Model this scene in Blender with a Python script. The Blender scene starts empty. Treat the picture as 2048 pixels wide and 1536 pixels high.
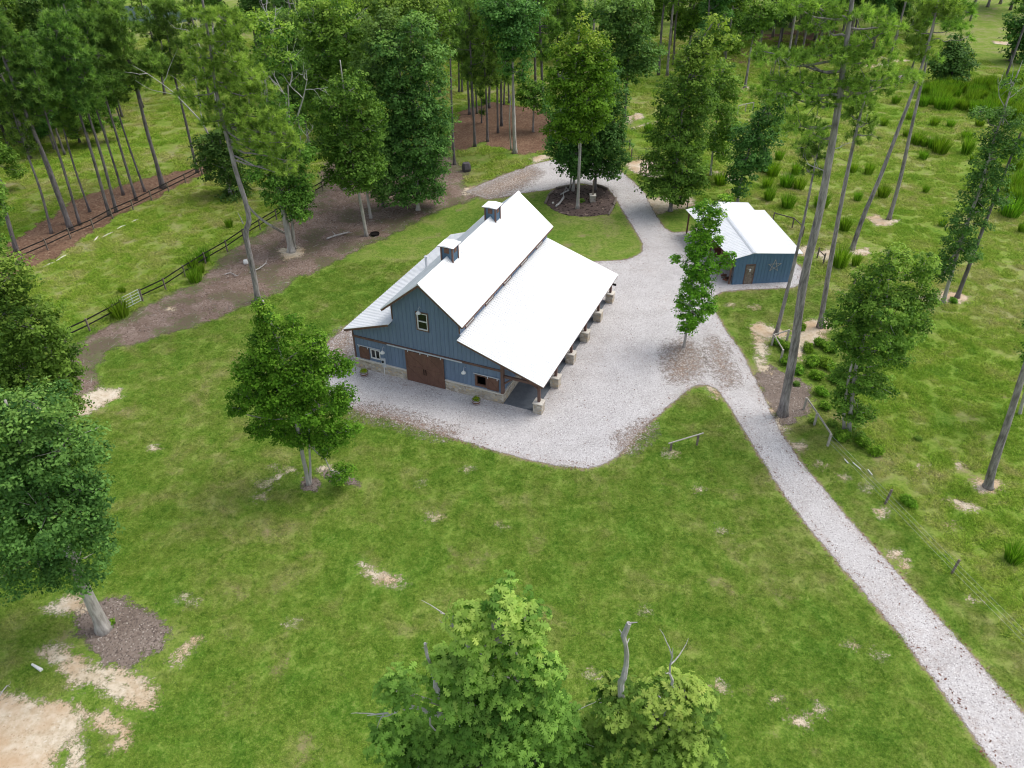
import bpy, math, random
import numpy as np
from mathutils import Matrix, Vector
R = math.radians
sc = bpy.context.scene
C = sc.collection

# ------------------------------------------------------------------ camera, sky, sun, exposure
F, PITCH, ROLL, CH = 1542.34, 0.625621, -0.005328, 36.3
cam_d = bpy.data.cameras.new('camera'); cam = bpy.data.objects.new('camera', cam_d); C.objects.link(cam)
cam_d.sensor_width = 36; cam_d.lens = F / 2048 * 36; cam_d.clip_end = 3000; cam_d.clip_start = 0.1
cam.matrix_world = Matrix.Translation((0, 0, CH)) @ Matrix.Rotation(math.pi/2 - PITCH, 4, 'X') @ Matrix.Rotation(ROLL, 4, 'Z')
sc.camera = cam
SUN_EL, SUN_AZ = R(58), R(70)      # azimuth clockwise from +Y (the view direction)
w = bpy.data.worlds.new('World'); sc.world = w; w.use_nodes = True
nt = w.node_tree; bg = nt.nodes['Background']
sky = nt.nodes.new('ShaderNodeTexSky'); sky.sky_type = 'NISHITA'; sky.sun_disc = False
sky.sun_elevation = SUN_EL; sky.sun_rotation = SUN_AZ; sky.air_density = 1.0; sky.dust_density = 3.0; sky.ozone_density = 1.0
hs_ = nt.nodes.new('ShaderNodeHueSaturation'); hs_.inputs['Saturation'].default_value = 0.5      # a white overcast
nt.links.new(sky.outputs[0], hs_.inputs['Color']); nt.links.new(hs_.outputs[0], bg.inputs[0]); bg.inputs[1].default_value = 0.15
sl = bpy.data.lights.new('sun', 'SUN'); sl.energy = 1.0; sl.angle = R(35); sl.color = (1, 0.95, 0.88)
so = bpy.data.objects.new('sun', sl); C.objects.link(so)
sd = Vector((math.sin(SUN_AZ)*math.cos(SUN_EL), math.cos(SUN_AZ)*math.cos(SUN_EL), math.sin(SUN_EL)))
so.rotation_euler = sd.to_track_quat('Z', 'Y').to_euler(); so.location = (40, 20, 80)
vs = sc.view_settings; vs.view_transform = 'Standard'; vs.look = 'None'; vs.gamma = 1; vs.use_curve_mapping = False
vs.exposure = 0.66
sc.cycles.filter_width = 1.1; sc.cycles.max_bounces = 6; sc.cycles.transparent_max_bounces = 16; sc.cycles.diffuse_bounces = 3

# ------------------------------------------------------------------ photograph pixel -> place in the world
_c, _s = math.cos(PITCH), math.sin(PITCH)
def ray(px, py):
    X, Y = px-1024, py-768; cr, sr = math.cos(ROLL), math.sin(ROLL)
    x, y = (cr*X+sr*Y)/F, (-sr*X+cr*Y)/F
    return np.array([x, _c - y*_s, -_s - y*_c])
def G(px, py, z=0.0):
    d = ray(px, py); t = (z-CH)/d[2]; return np.array([0, 0, CH]) + d*t
def PY(px, py, Y):                       # the point at ground distance Y seen there
    d = ray(px, py); return np.array([0, 0, CH]) + d*(Y/d[1])
def depth(p): return p[1]*_c - (p[2]-CH)*_s
def to_px(P):
    P = np.atleast_2d(P); x, y, z = P[:, 0], P[:, 1], P[:, 2]-CH
    d = np.maximum(y*_c - z*_s, 0.1); return 1024+F*x/d, 768-F*(y*_s+z*_c)/d

# ------------------------------------------------------------------ object helpers
def tag(o, label=None, cat=None, group=None, kind=None):
    if label: o['label'] = label
    if cat: o['category'] = cat
    if group: o['group'] = group
    if kind: o['kind'] = kind
    return o
def empty(name, loc=(0, 0, 0), rz=0, **k):
    o = bpy.data.objects.new(name, None); C.objects.link(o); o.location = loc; o.rotation_euler = (0, 0, rz)
    return tag(o, **k)
def mk(name, V, Fc, mat, parent=None, attrs=None, smooth=False, **k):
    me = bpy.data.meshes.new(name)
    V = np.asarray(V, dtype=np.float32)
    if isinstance(Fc, np.ndarray):
        n, m = Fc.shape
        me.vertices.add(len(V)); me.vertices.foreach_set('co', V.ravel())
        me.loops.add(n*m); me.loops.foreach_set('vertex_index', Fc.astype(np.int32).ravel())
        me.polygons.add(n); me.polygons.foreach_set('loop_start', np.arange(0, n*m, m, dtype=np.int32))
        me.update(calc_edges=True)
    else:
        me.from_pydata([tuple(v) for v in V.tolist()], [], Fc); me.update()
    if attrs:
        for nme, (dom, arr) in attrs.items():
            a = me.attributes.new(nme, 'FLOAT', dom); a.data.foreach_set('value', np.asarray(arr, dtype=np.float32))
    if smooth: me.polygons.foreach_set('use_smooth', [True]*len(me.polygons))
    if mat: me.materials.append(mat)
    o = bpy.data.objects.new(name, me); C.objects.link(o)
    if parent: o.parent = parent
    return tag(o, **k)
class MB:
    def __init__(s): s.v = []; s.f = []; s.smooth = False
    def add(s, V, Fc):
        n = len(s.v); s.v += [tuple(map(float, v)) for v in V]; s.f += [tuple(i+n for i in f) for f in Fc]; return s
    def box(s, a0, a1, b0, b1, c0, c1):
        V = [(x, y, z) for z in (c0, c1) for y in (b0, b1) for x in (a0, a1)]
        return s.add(V, [(0, 2, 3, 1), (4, 5, 7, 6), (0, 1, 5, 4), (2, 6, 7, 3), (0, 4, 6, 2), (1, 3, 7, 5)])
    def beam(s, p, q, wd, ht, up=(0, 0, 1)):
        p, q = Vector(p), Vector(q); d = (q-p).normalized(); side = d.cross(Vector(up))
        if side.length < 1e-4: side = d.cross(Vector((0, 1, 0)))
        side.normalize(); u = side.cross(d)
        V = [e + side*a*wd/2 + u*b*ht/2 for e in (p, q) for a, b in ((-1, -1), (1, -1), (1, 1), (-1, 1))]
        return s.add(V, [(0, 3, 2, 1), (4, 5, 6, 7), (0, 1, 5, 4), (1, 2, 6, 5), (2, 3, 7, 6), (3, 0, 4, 7)])
    def tube(s, pts, rad, n=6, jit=0, rng=None):
        pts = [Vector(p) for p in pts]; rings = []
        if not hasattr(rad, '__len__'): rad = [rad]*len(pts)
        for i, p in enumerate(pts):
            d = (pts[min(i+1, len(pts)-1)] - pts[max(i-1, 0)]); d = d.normalized() if d.length > 1e-6 else Vector((0, 0, 1))
            a = d.cross(Vector((0.31, 0.95, 0.05))); a = a.normalized() if a.length > 1e-3 else Vector((1, 0, 0)); b = d.cross(a)
            for k in range(n):
                t = 2*math.pi*k/n; r = rad[i]*(1+(rng.uniform(-jit, jit) if jit else 0))
                rings.append(p + a*math.cos(t)*r + b*math.sin(t)*r)
        Fc = [(i*n+k, i*n+(k+1) % n, (i+1)*n+(k+1) % n, (i+1)*n+k) for i in range(len(pts)-1) for k in range(n)]
        Fc += [tuple(range(n-1, -1, -1)), tuple((len(pts)-1)*n+k for k in range(n))]
        s.smooth = True
        return s.add(rings, Fc)
    def poly(s, P, d):                    # extrude polygon P (3d points) by vector d
        n = len(P); V = [Vector(p) for p in P] + [Vector(p)+Vector(d) for p in P]
        return s.add(V, [tuple(range(n)), tuple(range(2*n-1, n-1, -1))] + [(i, (i+1) % n + 0, (i+1) % n + n, i+n)[::-1] for i in range(n)])
    def lathe(s, c, prof, n=12):
        V = [(c[0]+r*math.cos(2*math.pi*k/n), c[1]+r*math.sin(2*math.pi*k/n), c[2]+z) for r, z in prof for k in range(n)]
        m = len(prof); Fc = [(i*n+k, i*n+(k+1) % n, (i+1)*n+(k+1) % n, (i+1)*n+k) for i in range(m-1) for k in range(n)]
        Fc += [tuple(range(n-1, -1, -1)), tuple((m-1)*n+k for k in range(n))]
        return s.add(V, Fc)
    def build(s, name, mat, parent=None, **k):
        return mk(name, s.v, s.f, mat, parent, smooth=False, **k)

# ------------------------------------------------------------------ materials
class NT:
    def __init__(s, name):
        s.m = bpy.data.materials.new(name); s.m.use_nodes = True; s.t = s.m.node_tree
        s.b = s.t.nodes['Principled BSDF']; s.out = s.t.nodes['Material Output']; s._pos = None
    def n(s, typ, **k):
        x = s.t.nodes.new(typ)
        for a, v in k.items(): setattr(x, a, v)
        return x
    def put(s, sock, v):
        if hasattr(v, 'is_output') or isinstance(v, bpy.types.NodeSocket): s.t.links.new(v, sock)
        else: sock.default_value = v
    def pos(s, obj=False):
        if obj: return s.n('ShaderNodeTexCoord').outputs['Object']
        if s._pos is None: s._pos = s.n('ShaderNodeNewGeometry').outputs['Position']
        return s._pos
    def noise(s, scale, detail=3, rough=0.55, vec=None, out='Fac', dist=0):
        x = s.n('ShaderNodeTexNoise'); x.inputs['Scale'].default_value = scale; x.inputs['Detail'].default_value = detail
        x.inputs['Roughness'].default_value = rough; x.inputs['Distortion'].default_value = dist
        s.put(x.inputs['Vector'], vec if vec is not None else s.pos()); return x.outputs[out]
    def mapv(s, vec, scale=(1, 1, 1), rot=(0, 0, 0)):
        x = s.n('ShaderNodeMapping'); s.put(x.inputs[0], vec); x.inputs['Scale'].default_value = scale; x.inputs['Rotation'].default_value = rot; return x.outputs[0]
    def ramp(s, fac, stops, interp='LINEAR'):
        x = s.n('ShaderNodeValToRGB'); s.put(x.inputs[0], fac); e = x.color_ramp.elements; x.color_ramp.interpolation = interp
        while len(e) > 1: e.remove(e[-1])
        e[0].position = stops[0][0]; e[0].color = tuple(stops[0][1])+(1,)
        for p, c in stops[1:]:
            q = e.new(p); q.color = tuple(c)+(1,)
        return x.outputs[0]
    def mix(s, fac, a, b, typ='MIX'):
        x = s.n('ShaderNodeMix', data_type='RGBA', blend_type=typ); s.put(x.inputs[0], fac)
        for i, v in ((6, a), (7, b)): s.put(x.inputs[i], tuple(v)+(1,) if isinstance(v, tuple) and len(v) == 3 else v)
        return x.outputs[2]
    def math(s, op, a, b=0.0, c=0.0, clamp=False):
        x = s.n('ShaderNodeMath', operation=op, use_clamp=clamp); s.put(x.inputs[0], a); s.put(x.inputs[1], b); s.put(x.inputs[2], c); return x.outputs[0]
    def mr(s, v, a, b, c=0.0, d=1.0):
        x = s.n('ShaderNodeMapRange', clamp=True); s.put(x.inputs[0], v)
        for i, q in enumerate((a, b, c, d)): s.put(x.inputs[i+1], q)
        return x.outputs[0]
    def attr(s, name): return s.n('ShaderNodeAttribute', attribute_name=name).outputs['Fac']
    def bump(s, h, strength=0.4, dist=0.05):
        x = s.n('ShaderNodeBump'); x.inputs['Strength'].default_value = strength; x.inputs['Distance'].default_value = dist
        s.put(x.inputs['Height'], h); s.put(s.b.inputs['Normal'], x.outputs[0])
    def col(s, c, rough=0.8, spec=0.3, metal=0.0):
        s.put(s.b.inputs['Base Color'], tuple(c)+(1,) if isinstance(c, tuple) and len(c) == 3 else c)
        s.put(s.b.inputs['Roughness'], rough); s.b.inputs['Specular IOR Level'].default_value = spec; s.b.inputs['Metallic'].default_value = metal
        return s
def weathered(name, c, rough=0.7, var=0.25, scale=3, spec=0.3, metal=0, stretch=(1, 1, 1), bump=0.0):
    t = NT(name); v = t.mapv(t.pos(True), stretch)
    n1 = t.noise(scale, 5, 0.65, v); n2 = t.noise(scale*9, 3, 0.6, v)
    k = t.math('ADD', t.math('MULTIPLY', n1, 0.65), t.math('MULTIPLY', n2, 0.35))
    lo = tuple(x*(1-var*1.6) for x in c); hi = tuple(min(1, x*(1+var*1.6)) for x in c)
    t.col(t.ramp(k, [(0.3, lo), (0.7, hi)]), rough, spec, metal)
    if bump: t.bump(n2, bump, 0.02)
    return t.m
def foliage(name, dark, light, yellowgreen, trans=0.3, rough=0.55):
    t = NT(name); a = t.attr('tint'); y = t.attr('yellowgreen')
    c = t.mix(t.mr(a, 0.1, 0.9), tuple(q*0.72 for q in dark), tuple(q*1.15 for q in light)); c = t.mix(t.mr(y, 0, 1), c, yellowgreen)
    oi = t.n('ShaderNodeObjectInfo').outputs['Random']
    h = t.n('ShaderNodeHueSaturation'); t.put(h.inputs['Color'], c)
    t.put(h.inputs['Value'], t.mr(oi, 0, 1, 0.85, 1.15)); t.put(h.inputs['Hue'], t.mr(t.math('FRACT', t.math('MULTIPLY', oi, 7.31)), 0, 1, 0.485, 0.51))
    c = h.outputs[0]
    t.col(c, rough, 0.08)
    tr = t.n('ShaderNodeBsdfTranslucent'); t.put(tr.inputs[0], t.mix(1.0, c, (1.25, 1.35, 0.6), 'MULTIPLY'))
    mx = t.n('ShaderNodeMixShader'); mx.inputs[0].default_value = trans
    t.t.links.new(t.b.outputs[0], mx.inputs[1]); t.t.links.new(tr.outputs[0], mx.inputs[2]); t.t.links.new(mx.outputs[0], t.out.inputs[0])
    return t.m
def bark(name, lo, hi, scale=6, rough=0.9):
    t = NT(name); v = t.mapv(t.pos(), (1, 1, 0.18)); n = t.noise(scale, 6, 0.7, v); n2 = t.noise(0.6, 3)
    k = t.math('ADD', t.math('MULTIPLY', n, 0.75), t.math('MULTIPLY', n2, 0.25))
    t.col(t.ramp(k, [(0.36, lo), (0.62, hi)]), rough, 0.2); t.bump(n, 0.8, 0.08); return t.m

M = {}
def wall_mat(name, c, dirt=0.25):
    t = NT(name); o = t.pos(True)
    v = t.mapv(o, (1, 1, 0.12)); n = t.noise(2.2, 5, 0.65, v); n2 = t.noise(14, 3, 0.6, v)
    k = t.math('ADD', t.math('MULTIPLY', n, 0.6), t.math('MULTIPLY', n2, 0.4))
    t.col(t.ramp(k, [(0.3, tuple(x*(1-dirt) for x in c)), (0.7, tuple(x*(1+dirt) for x in c))]), 0.6, 0.3); return t.m
M['blue'] = wall_mat('blue_boards', (0.16, 0.222, 0.325), 0.16)
M['shed_blue'] = wall_mat('shed_blue_metal', (0.105, 0.185, 0.285), 0.15)
M['brown'] = weathered('brown_stain', (0.16, 0.085, 0.062), 0.65, 0.2, 4, stretch=(1, 1, 0.3))
M['trim'] = weathered('brown_trim', (0.15, 0.09, 0.075), 0.7, 0.25, 4)
M['white'] = weathered('white_paint', (0.75, 0.75, 0.73), 0.5, 0.05, 3)
M['galv'] = weathered('galvanised', (0.55, 0.58, 0.62), 0.45, 0.12, 5, spec=0.5)
M['roof'] = weathered('white_metal_roof', (0.83, 0.84, 0.85), 0.38, 0.03, 0.8, spec=0.5)
M['roof_shade'] = weathered('white_metal_roof_shade', (0.76, 0.78, 0.80), 0.42, 0.06, 1.2, spec=0.5)  # greyer copy of the white roof; shade of the left slopes put into colour
M['glass'] = NT('dark_glass').col((0.012, 0.014, 0.015), 0.06, 0.5).m
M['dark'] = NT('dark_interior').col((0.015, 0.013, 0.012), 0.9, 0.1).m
M['slab'] = weathered('dark_concrete', (0.13, 0.145, 0.165), 0.8, 0.2, 1.5)
M['cap'] = weathered('limestone_cap', (0.66, 0.62, 0.55), 0.85, 0.12, 6)
M['fence'] = weathered('black_fence', (0.016, 0.015, 0.014), 0.8, 0.3, 5)
M['oldwood'] = weathered('weathered_wood', (0.20, 0.165, 0.135), 0.9, 0.35, 5)
M['greywood'] = weathered('pale_grey_wood', (0.42, 0.39, 0.35), 0.9, 0.25, 6)
M['rust'] = weathered('red_brown_planks', (0.15, 0.06, 0.035), 0.85, 0.35, 3)
M['green_metal'] = weathered('green_gate_metal', (0.08, 0.16, 0.11), 0.5, 0.15, 3)
M['rock'] = weathered('grey_rock', (0.10, 0.09, 0.10), 0.9, 0.3, 5, bump=0.4)
M['cup'] = wall_mat('weathered_blue_strips', (0.10, 0.17, 0.25), 0.35)
def stone():
    t = NT('rubble_stone'); v = t.mapv(t.pos(True), (1, 1, 1.6))
    vo = t.n('ShaderNodeTexVoronoi'); vo.inputs['Scale'].default_value = 3.4; t.put(vo.inputs['Vector'], v)
    ve = t.n('ShaderNodeTexVoronoi', feature='DISTANCE_TO_EDGE'); ve.inputs['Scale'].default_value = 3.4; t.put(ve.inputs['Vector'], v)
    sep = t.n('ShaderNodeSeparateColor'); t.put(sep.inputs[0], vo.outputs['Color'])
    c = t.ramp(sep.outputs[0], [(0, (0.26, 0.20, 0.14)), (0.3, (0.46, 0.38, 0.27)), (0.55, (0.62, 0.56, 0.46)), (0.8, (0.38, 0.33, 0.28)), (1, (0.58, 0.43, 0.24))])
    c = t.mix(t.mr(t.noise(14, 4, vec=t.pos(True)), 0.3, 0.7), c, t.mix(0.4, c, (0.6, 0.56, 0.5)))
    c = t.mix(t.mr(ve.outputs[0], 0.02, 0.07), (0.42, 0.40, 0.37), c); t.col(c, 0.9, 0.2)
    t.bump(t.mr(ve.outputs[0], 0, 0.12), 0.7, 0.04); return t.m
M['stone'] = stone()
M['pine_bark'] = bark('pine_bark', (0.11, 0.097, 0.095), (0.42, 0.38, 0.37))
M['dark_bark'] = bark('dark_pine_bark', (0.065, 0.058, 0.062), (0.235, 0.21, 0.21))
M['pale_bark'] = bark('pale_bark', (0.22, 0.20, 0.18), (0.56, 0.53, 0.49), 4)
M['dead'] = bark('dead_wood', (0.30, 0.28, 0.27), (0.58, 0.56, 0.54), 9)
M['needle'] = foliage('pine_needles', (0.10, 0.22, 0.038), (0.33, 0.50, 0.10), (0.50, 0.62, 0.17), 0.38)
M['needle_dark'] = foliage('dark_pine_needles', (0.055, 0.14, 0.030), (0.22, 0.37, 0.075), (0.38, 0.52, 0.14), 0.34)
M['leaf'] = foliage('oak_leaves', (0.06, 0.16, 0.024), (0.20, 0.36, 0.058), (0.38, 0.52, 0.09), 0.37)
M['leaf_dark'] = foliage('dark_oak_leaves', (0.045, 0.13, 0.030), (0.15, 0.30, 0.070), (0.28, 0.42, 0.09), 0.33)
M['leaf_bright'] = foliage('bright_leaves', (0.06, 0.18, 0.014), (0.19, 0.39, 0.035), (0.40, 0.54, 0.08), 0.36)
M['leaf_oak_top'] = foliage('lobed_oak_leaves', (0.11, 0.24, 0.035), (0.30, 0.48, 0.085), (0.52, 0.62, 0.14), 0.38)
M['reed'] = foliage('tall_grass', (0.085, 0.21, 0.012), (0.20, 0.38, 0.03), (0.34, 0.45, 0.07), 0.35)

# ---- ground colours: one function of world position shared by the soil and the blades
def grass_col(t, past):
    big = t.noise(0.07, 4, 0.6); mid = t.noise(0.42, 5, 0.65, dist=0.6); fine = t.noise(2.6, 5, 0.75, dist=0.8); tiny = t.noise(7, 3, 0.8)
    lawn = t.ramp(t.math('ADD', t.math('MULTIPLY', mid, 0.55), t.math('MULTIPLY', big, 0.45)),
                  [(0.31, (0.082, 0.178, 0.019)), (0.42, (0.115, 0.208, 0.024)), (0.50, (0.150, 0.228, 0.033)), (0.57, (0.20, 0.24, 0.060)), (0.66, (0.25, 0.24, 0.10))])
    pa = t.ramp(t.math('ADD', t.math('MULTIPLY', mid, 0.55), t.math('MULTIPLY', big, 0.45)),
                [(0.32, (0.085, 0.18, 0.016)), (0.42, (0.14, 0.235, 0.024)), (0.49, (0.195, 0.265, 0.044)), (0.555, (0.25, 0.275, 0.088)), (0.64, (0.29, 0.27, 0.14))])
    c = t.mix(past, lawn, pa)
    k = t.math('ADD', t.math('MULTIPLY', fine, 0.55), t.math('MULTIPLY', tiny, 0.45))
    c = t.mix(t.mr(k, 0.5, 0.66, 0, 0.6), c, (0.31, 0.36, 0.10))
    return t.mix(t.mr(k, 0.36, 0.5, 0.75, 0), c, (0.03, 0.09, 0.008)), fine, tiny
def ground_mat():
    t = NT('ground_grass'); past = t.mr(t.math('ADD', t.attr('pasture'), t.mr(t.noise(0.5, 3), 0.3, 0.7, -1.5, 1.5)), -1.5, 1.5, 1, 0)
    c, fine, tiny = grass_col(t, past)
    # thin worn spots
    wn = t.noise(0.42, 5, 0.72); wn2 = t.noise(0.11, 3, 0.5)
    worn = t.math('MULTIPLY', t.mr(wn, 0.57, 0.66), t.mr(wn2, 0.42, 0.58))
    c = t.mix(t.math('MULTIPLY', worn, 0.7), c, t.mix(t.mr(tiny, 0.4, 0.6), (0.30, 0.235, 0.135), (0.20, 0.17, 0.09)))
    so_ = t.mr(t.math('ADD', t.attr('soil'), t.mr(fine, 0.2, 0.8, -0.45, 0.45)), -0.12, 0.25, 1, 0)
    c = t.mix(so_, c, t.mix(t.mr(tiny, 0.35, 0.65), (0.22, 0.15, 0.105), (0.33, 0.25, 0.18)))
    t.col(c, 0.95, 0.1); t.bump(t.math('ADD', fine, tiny), 0.5, 0.06); return t.m
def blade_mat(name, past):
    t = NT(name); c, _, _ = grass_col(t, past)
    a = t.attr('tint'); c = t.mix(1.0, c, t.mix(a, (0.8, 0.9, 0.6), (2.1, 2.1, 1.9)) if not past else t.mix(a, (1.1, 1.2, 0.8), (2.4, 2.3, 2.0)), 'MULTIPLY')
    t.col(c, 0.8, 0.15)
    tr = t.n('ShaderNodeBsdfTranslucent'); t.put(tr.inputs[0], c); mx = t.n('ShaderNodeMixShader'); mx.inputs[0].default_value = 0.3
    t.t.links.new(t.b.outputs[0], mx.inputs[1]); t.t.links.new(tr.outputs[0], mx.inputs[2]); t.t.links.new(mx.outputs[0], t.out.inputs[0])
    return t.m
def sheet_mat(name, stops, n_scale, edge, speck=None, soft=0.2, bump=0.4, edge_scale=1.6, big=0.3, stretch=(1, 1, 1), big_scale=0.4, brown=False, tintc=None, weeds=False):
    t = NT(name); v = t.mapv(t.pos(), stretch)
    n = t.noise(n_scale, 5, 0.7, v); nb = t.noise(big_scale, 4, 0.6)
    k = t.math('ADD', t.math('MULTIPLY', n, 1-big), t.math('MULTIPLY', nb, big)); c = t.ramp(k, stops)
    if speck:
        vo = t.n('ShaderNodeTexVoronoi'); vo.inputs['Scale'].default_value = speck[0]; t.put(vo.inputs['Vector'], v)
        sp = t.n('ShaderNodeSeparateColor'); t.put(sp.inputs[0], vo.outputs['Color'])
        c = t.mix(t.mr(sp.outputs[0], speck[3], speck[3]+0.08), c, speck[1]); c = t.mix(t.mr(sp.outputs[1], speck[4], speck[4]+0.08), c, speck[2])
    if brown:      # dry needles and soil swept onto the stones: along the verge and in drifts
        ed = t.mr(t.math('ADD', t.attr('sdf'), t.mr(t.noise(0.9, 5, 0.75), 0.3, 0.7, -0.9, 0.9)), -0.8, 0.2)
        dr = t.math('MULTIPLY', t.mr(t.noise(0.16, 3), 0.5, 0.66), t.mr(t.noise(2.5, 5, 0.8), 0.46, 0.6))
        c = t.mix(t.math('MULTIPLY', t.math('MAXIMUM', t.math('MULTIPLY', ed, t.mr(t.noise(5, 4, 0.8), 0.4, 0.65)), t.math('MULTIPLY', dr, 0.6)), 0.6), c, (0.27, 0.19, 0.145))
    if weeds:
        wd_ = t.math('MULTIPLY', t.mr(t.math('ADD', t.noise(0.35, 4, 0.6), t.mr(t.attr('sdf'), -2.2, 0.0, 0.0, 0.11)), 0.52, 0.61), t.mr(t.noise(3.5, 4, 0.8), 0.42, 0.55)); c = t.mix(t.math('MULTIPLY', wd_, 0.85), c, (0.10, 0.19, 0.03))
    if tintc: c = t.mix(t.mr(t.noise(0.35, 4, 0.6), 0.45, 0.62, 0, 0.7), c, tintc)
    t.col(c, 0.92, 0.15); t.bump(n, bump, 0.05)
    e = t.math('ADD', t.attr('sdf'), t.math('MULTIPLY', t.math('SUBTRACT', t.noise(edge_scale, 5, 0.75), 0.5), edge*6.0))
    e = t.math('ADD', e, t.math('MULTIPLY', t.math('SUBTRACT', t.noise(9, 3, 0.8), 0.5), soft*2.5))
    al = t.mr(e, -soft*0.4, soft*0.4, 1, 0)
    t.put(t.b.inputs['Alpha'], al); return t.m

# ------------------------------------------------------------------ ground outlines (read off the photograph, laid out on the ground)
def W(poly): return np.array([G(x, y)[:2] for x, y in poly])
def sdf(poly, P):
    A = poly; B = np.roll(poly, -1, 0); best = np.full(len(P), 1e9); ins = np.zeros(len(P), bool)
    for a, b in zip(A, B):
        ab = b-a; ap = P-a; t = np.clip((ap@ab)/(ab@ab+1e-9), 0, 1); d = ap-t[:, None]*ab
        best = np.minimum(best, (d*d).sum(1))
        cond = ((a[1] > P[:, 1]) != (b[1] > P[:, 1])); xi = a[0]+(P[:, 1]-a[1])/((b[1]-a[1]) or 1e-9)*ab[0]
        ins ^= cond & (P[:, 0] < xi)
    return np.sqrt(best)*np.where(ins, -1, 1)
GRAVEL = [(2048, 1620), (2000, 1545), (1940, 1462), (1880, 1375), (1800, 1270), (1700, 1152), (1610, 1047), (1550, 962), (1500, 880), (1465, 822), (1437, 780), (1412, 768), (1385, 772), (1330, 818), (1285, 858), (1262, 884), (1235, 912), (1205, 930), (1175, 937), (1110, 931), (1040, 915), (960, 893), (870, 864), (780, 835), (715, 822), (668, 800), (650, 770), (646, 720), (652, 690), (690, 655), (760, 600), (1000, 560), (1150, 525), (1189, 523), (1240, 521), (1263, 517), (1284, 505), (1286, 488), (1270, 460), (1257, 440), (1244, 418), (1232, 397), (1216, 377), (1160, 366), (1095, 380), (1037, 387), (1010, 394), (975, 398), (930, 384), (968, 366), (1015, 347), (1062, 330), (1105, 320), (1160, 310), (1215, 320), (1240, 341), (1265, 362), (1290, 388), (1308, 425), (1328, 456), (1345, 466), (1380, 462), (1420, 440), (1500, 440), (1612, 545), (1606, 566), (1585, 576), (1530, 578), (1480, 580), (1440, 585), (1424, 597), (1430, 622), (1452, 662), (1482, 702), (1502, 742), (1530, 800), (1560, 862), (1602, 925), (1700, 1042), (1800, 1152), (1900, 1262), (2048, 1428), (2200, 1590)]
ISLAND = [(1091, 407), (1096, 390), (1110, 377), (1150, 370), (1190, 371), (1216, 379), (1231, 397), (1229, 415), (1218, 429), (1173, 434), (1134, 431), (1105, 420)]
MULCH = [(95, 800), (135, 700), (190, 664), (240, 640), (300, 608), (345, 588), (395, 566), (430, 535), (455, 505), (500, 480), (545, 448), (580, 430), (612, 410), (640, 372), (640, 330), (700, 300), (800, 296), (880, 302), (915, 322), (935, 345), (920, 370), (960, 392), (905, 412), (850, 432), (800, 462), (740, 488), (690, 512), (640, 540), (590, 556), (560, 585), (520, 600), (470, 622), (420, 640), (380, 655), (330, 668), (270, 690), (215, 700), (190, 735), (195, 775), (150, 810)]
STRAW_L = [(-60, 590), (-20, 520), (30, 480), (80, 445), (130, 412), (180, 388), (240, 372), (310, 352), (380, 338), (415, 330), (425, 342), (380, 362), (330, 388), (290, 402), (240, 430), (190, 462), (150, 490), (100, 518), (40, 548), (0, 570)]
STRAW_C = [(890, 300), (905, 255), (915, 225), (950, 214), (985, 205), (1040, 212), (1090, 222), (1110, 240), (1105, 270), (1100, 296), (1060, 312), (1030, 306), (1000, 296), (965, 285), (930, 300)]
STRAW_F = [(1460, 120), (1500, 75), (1600, 60), (1700, 62), (1770, 80), (1760, 112), (1700, 125), (1620, 122), (1560, 110), (1520, 140)]
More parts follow.
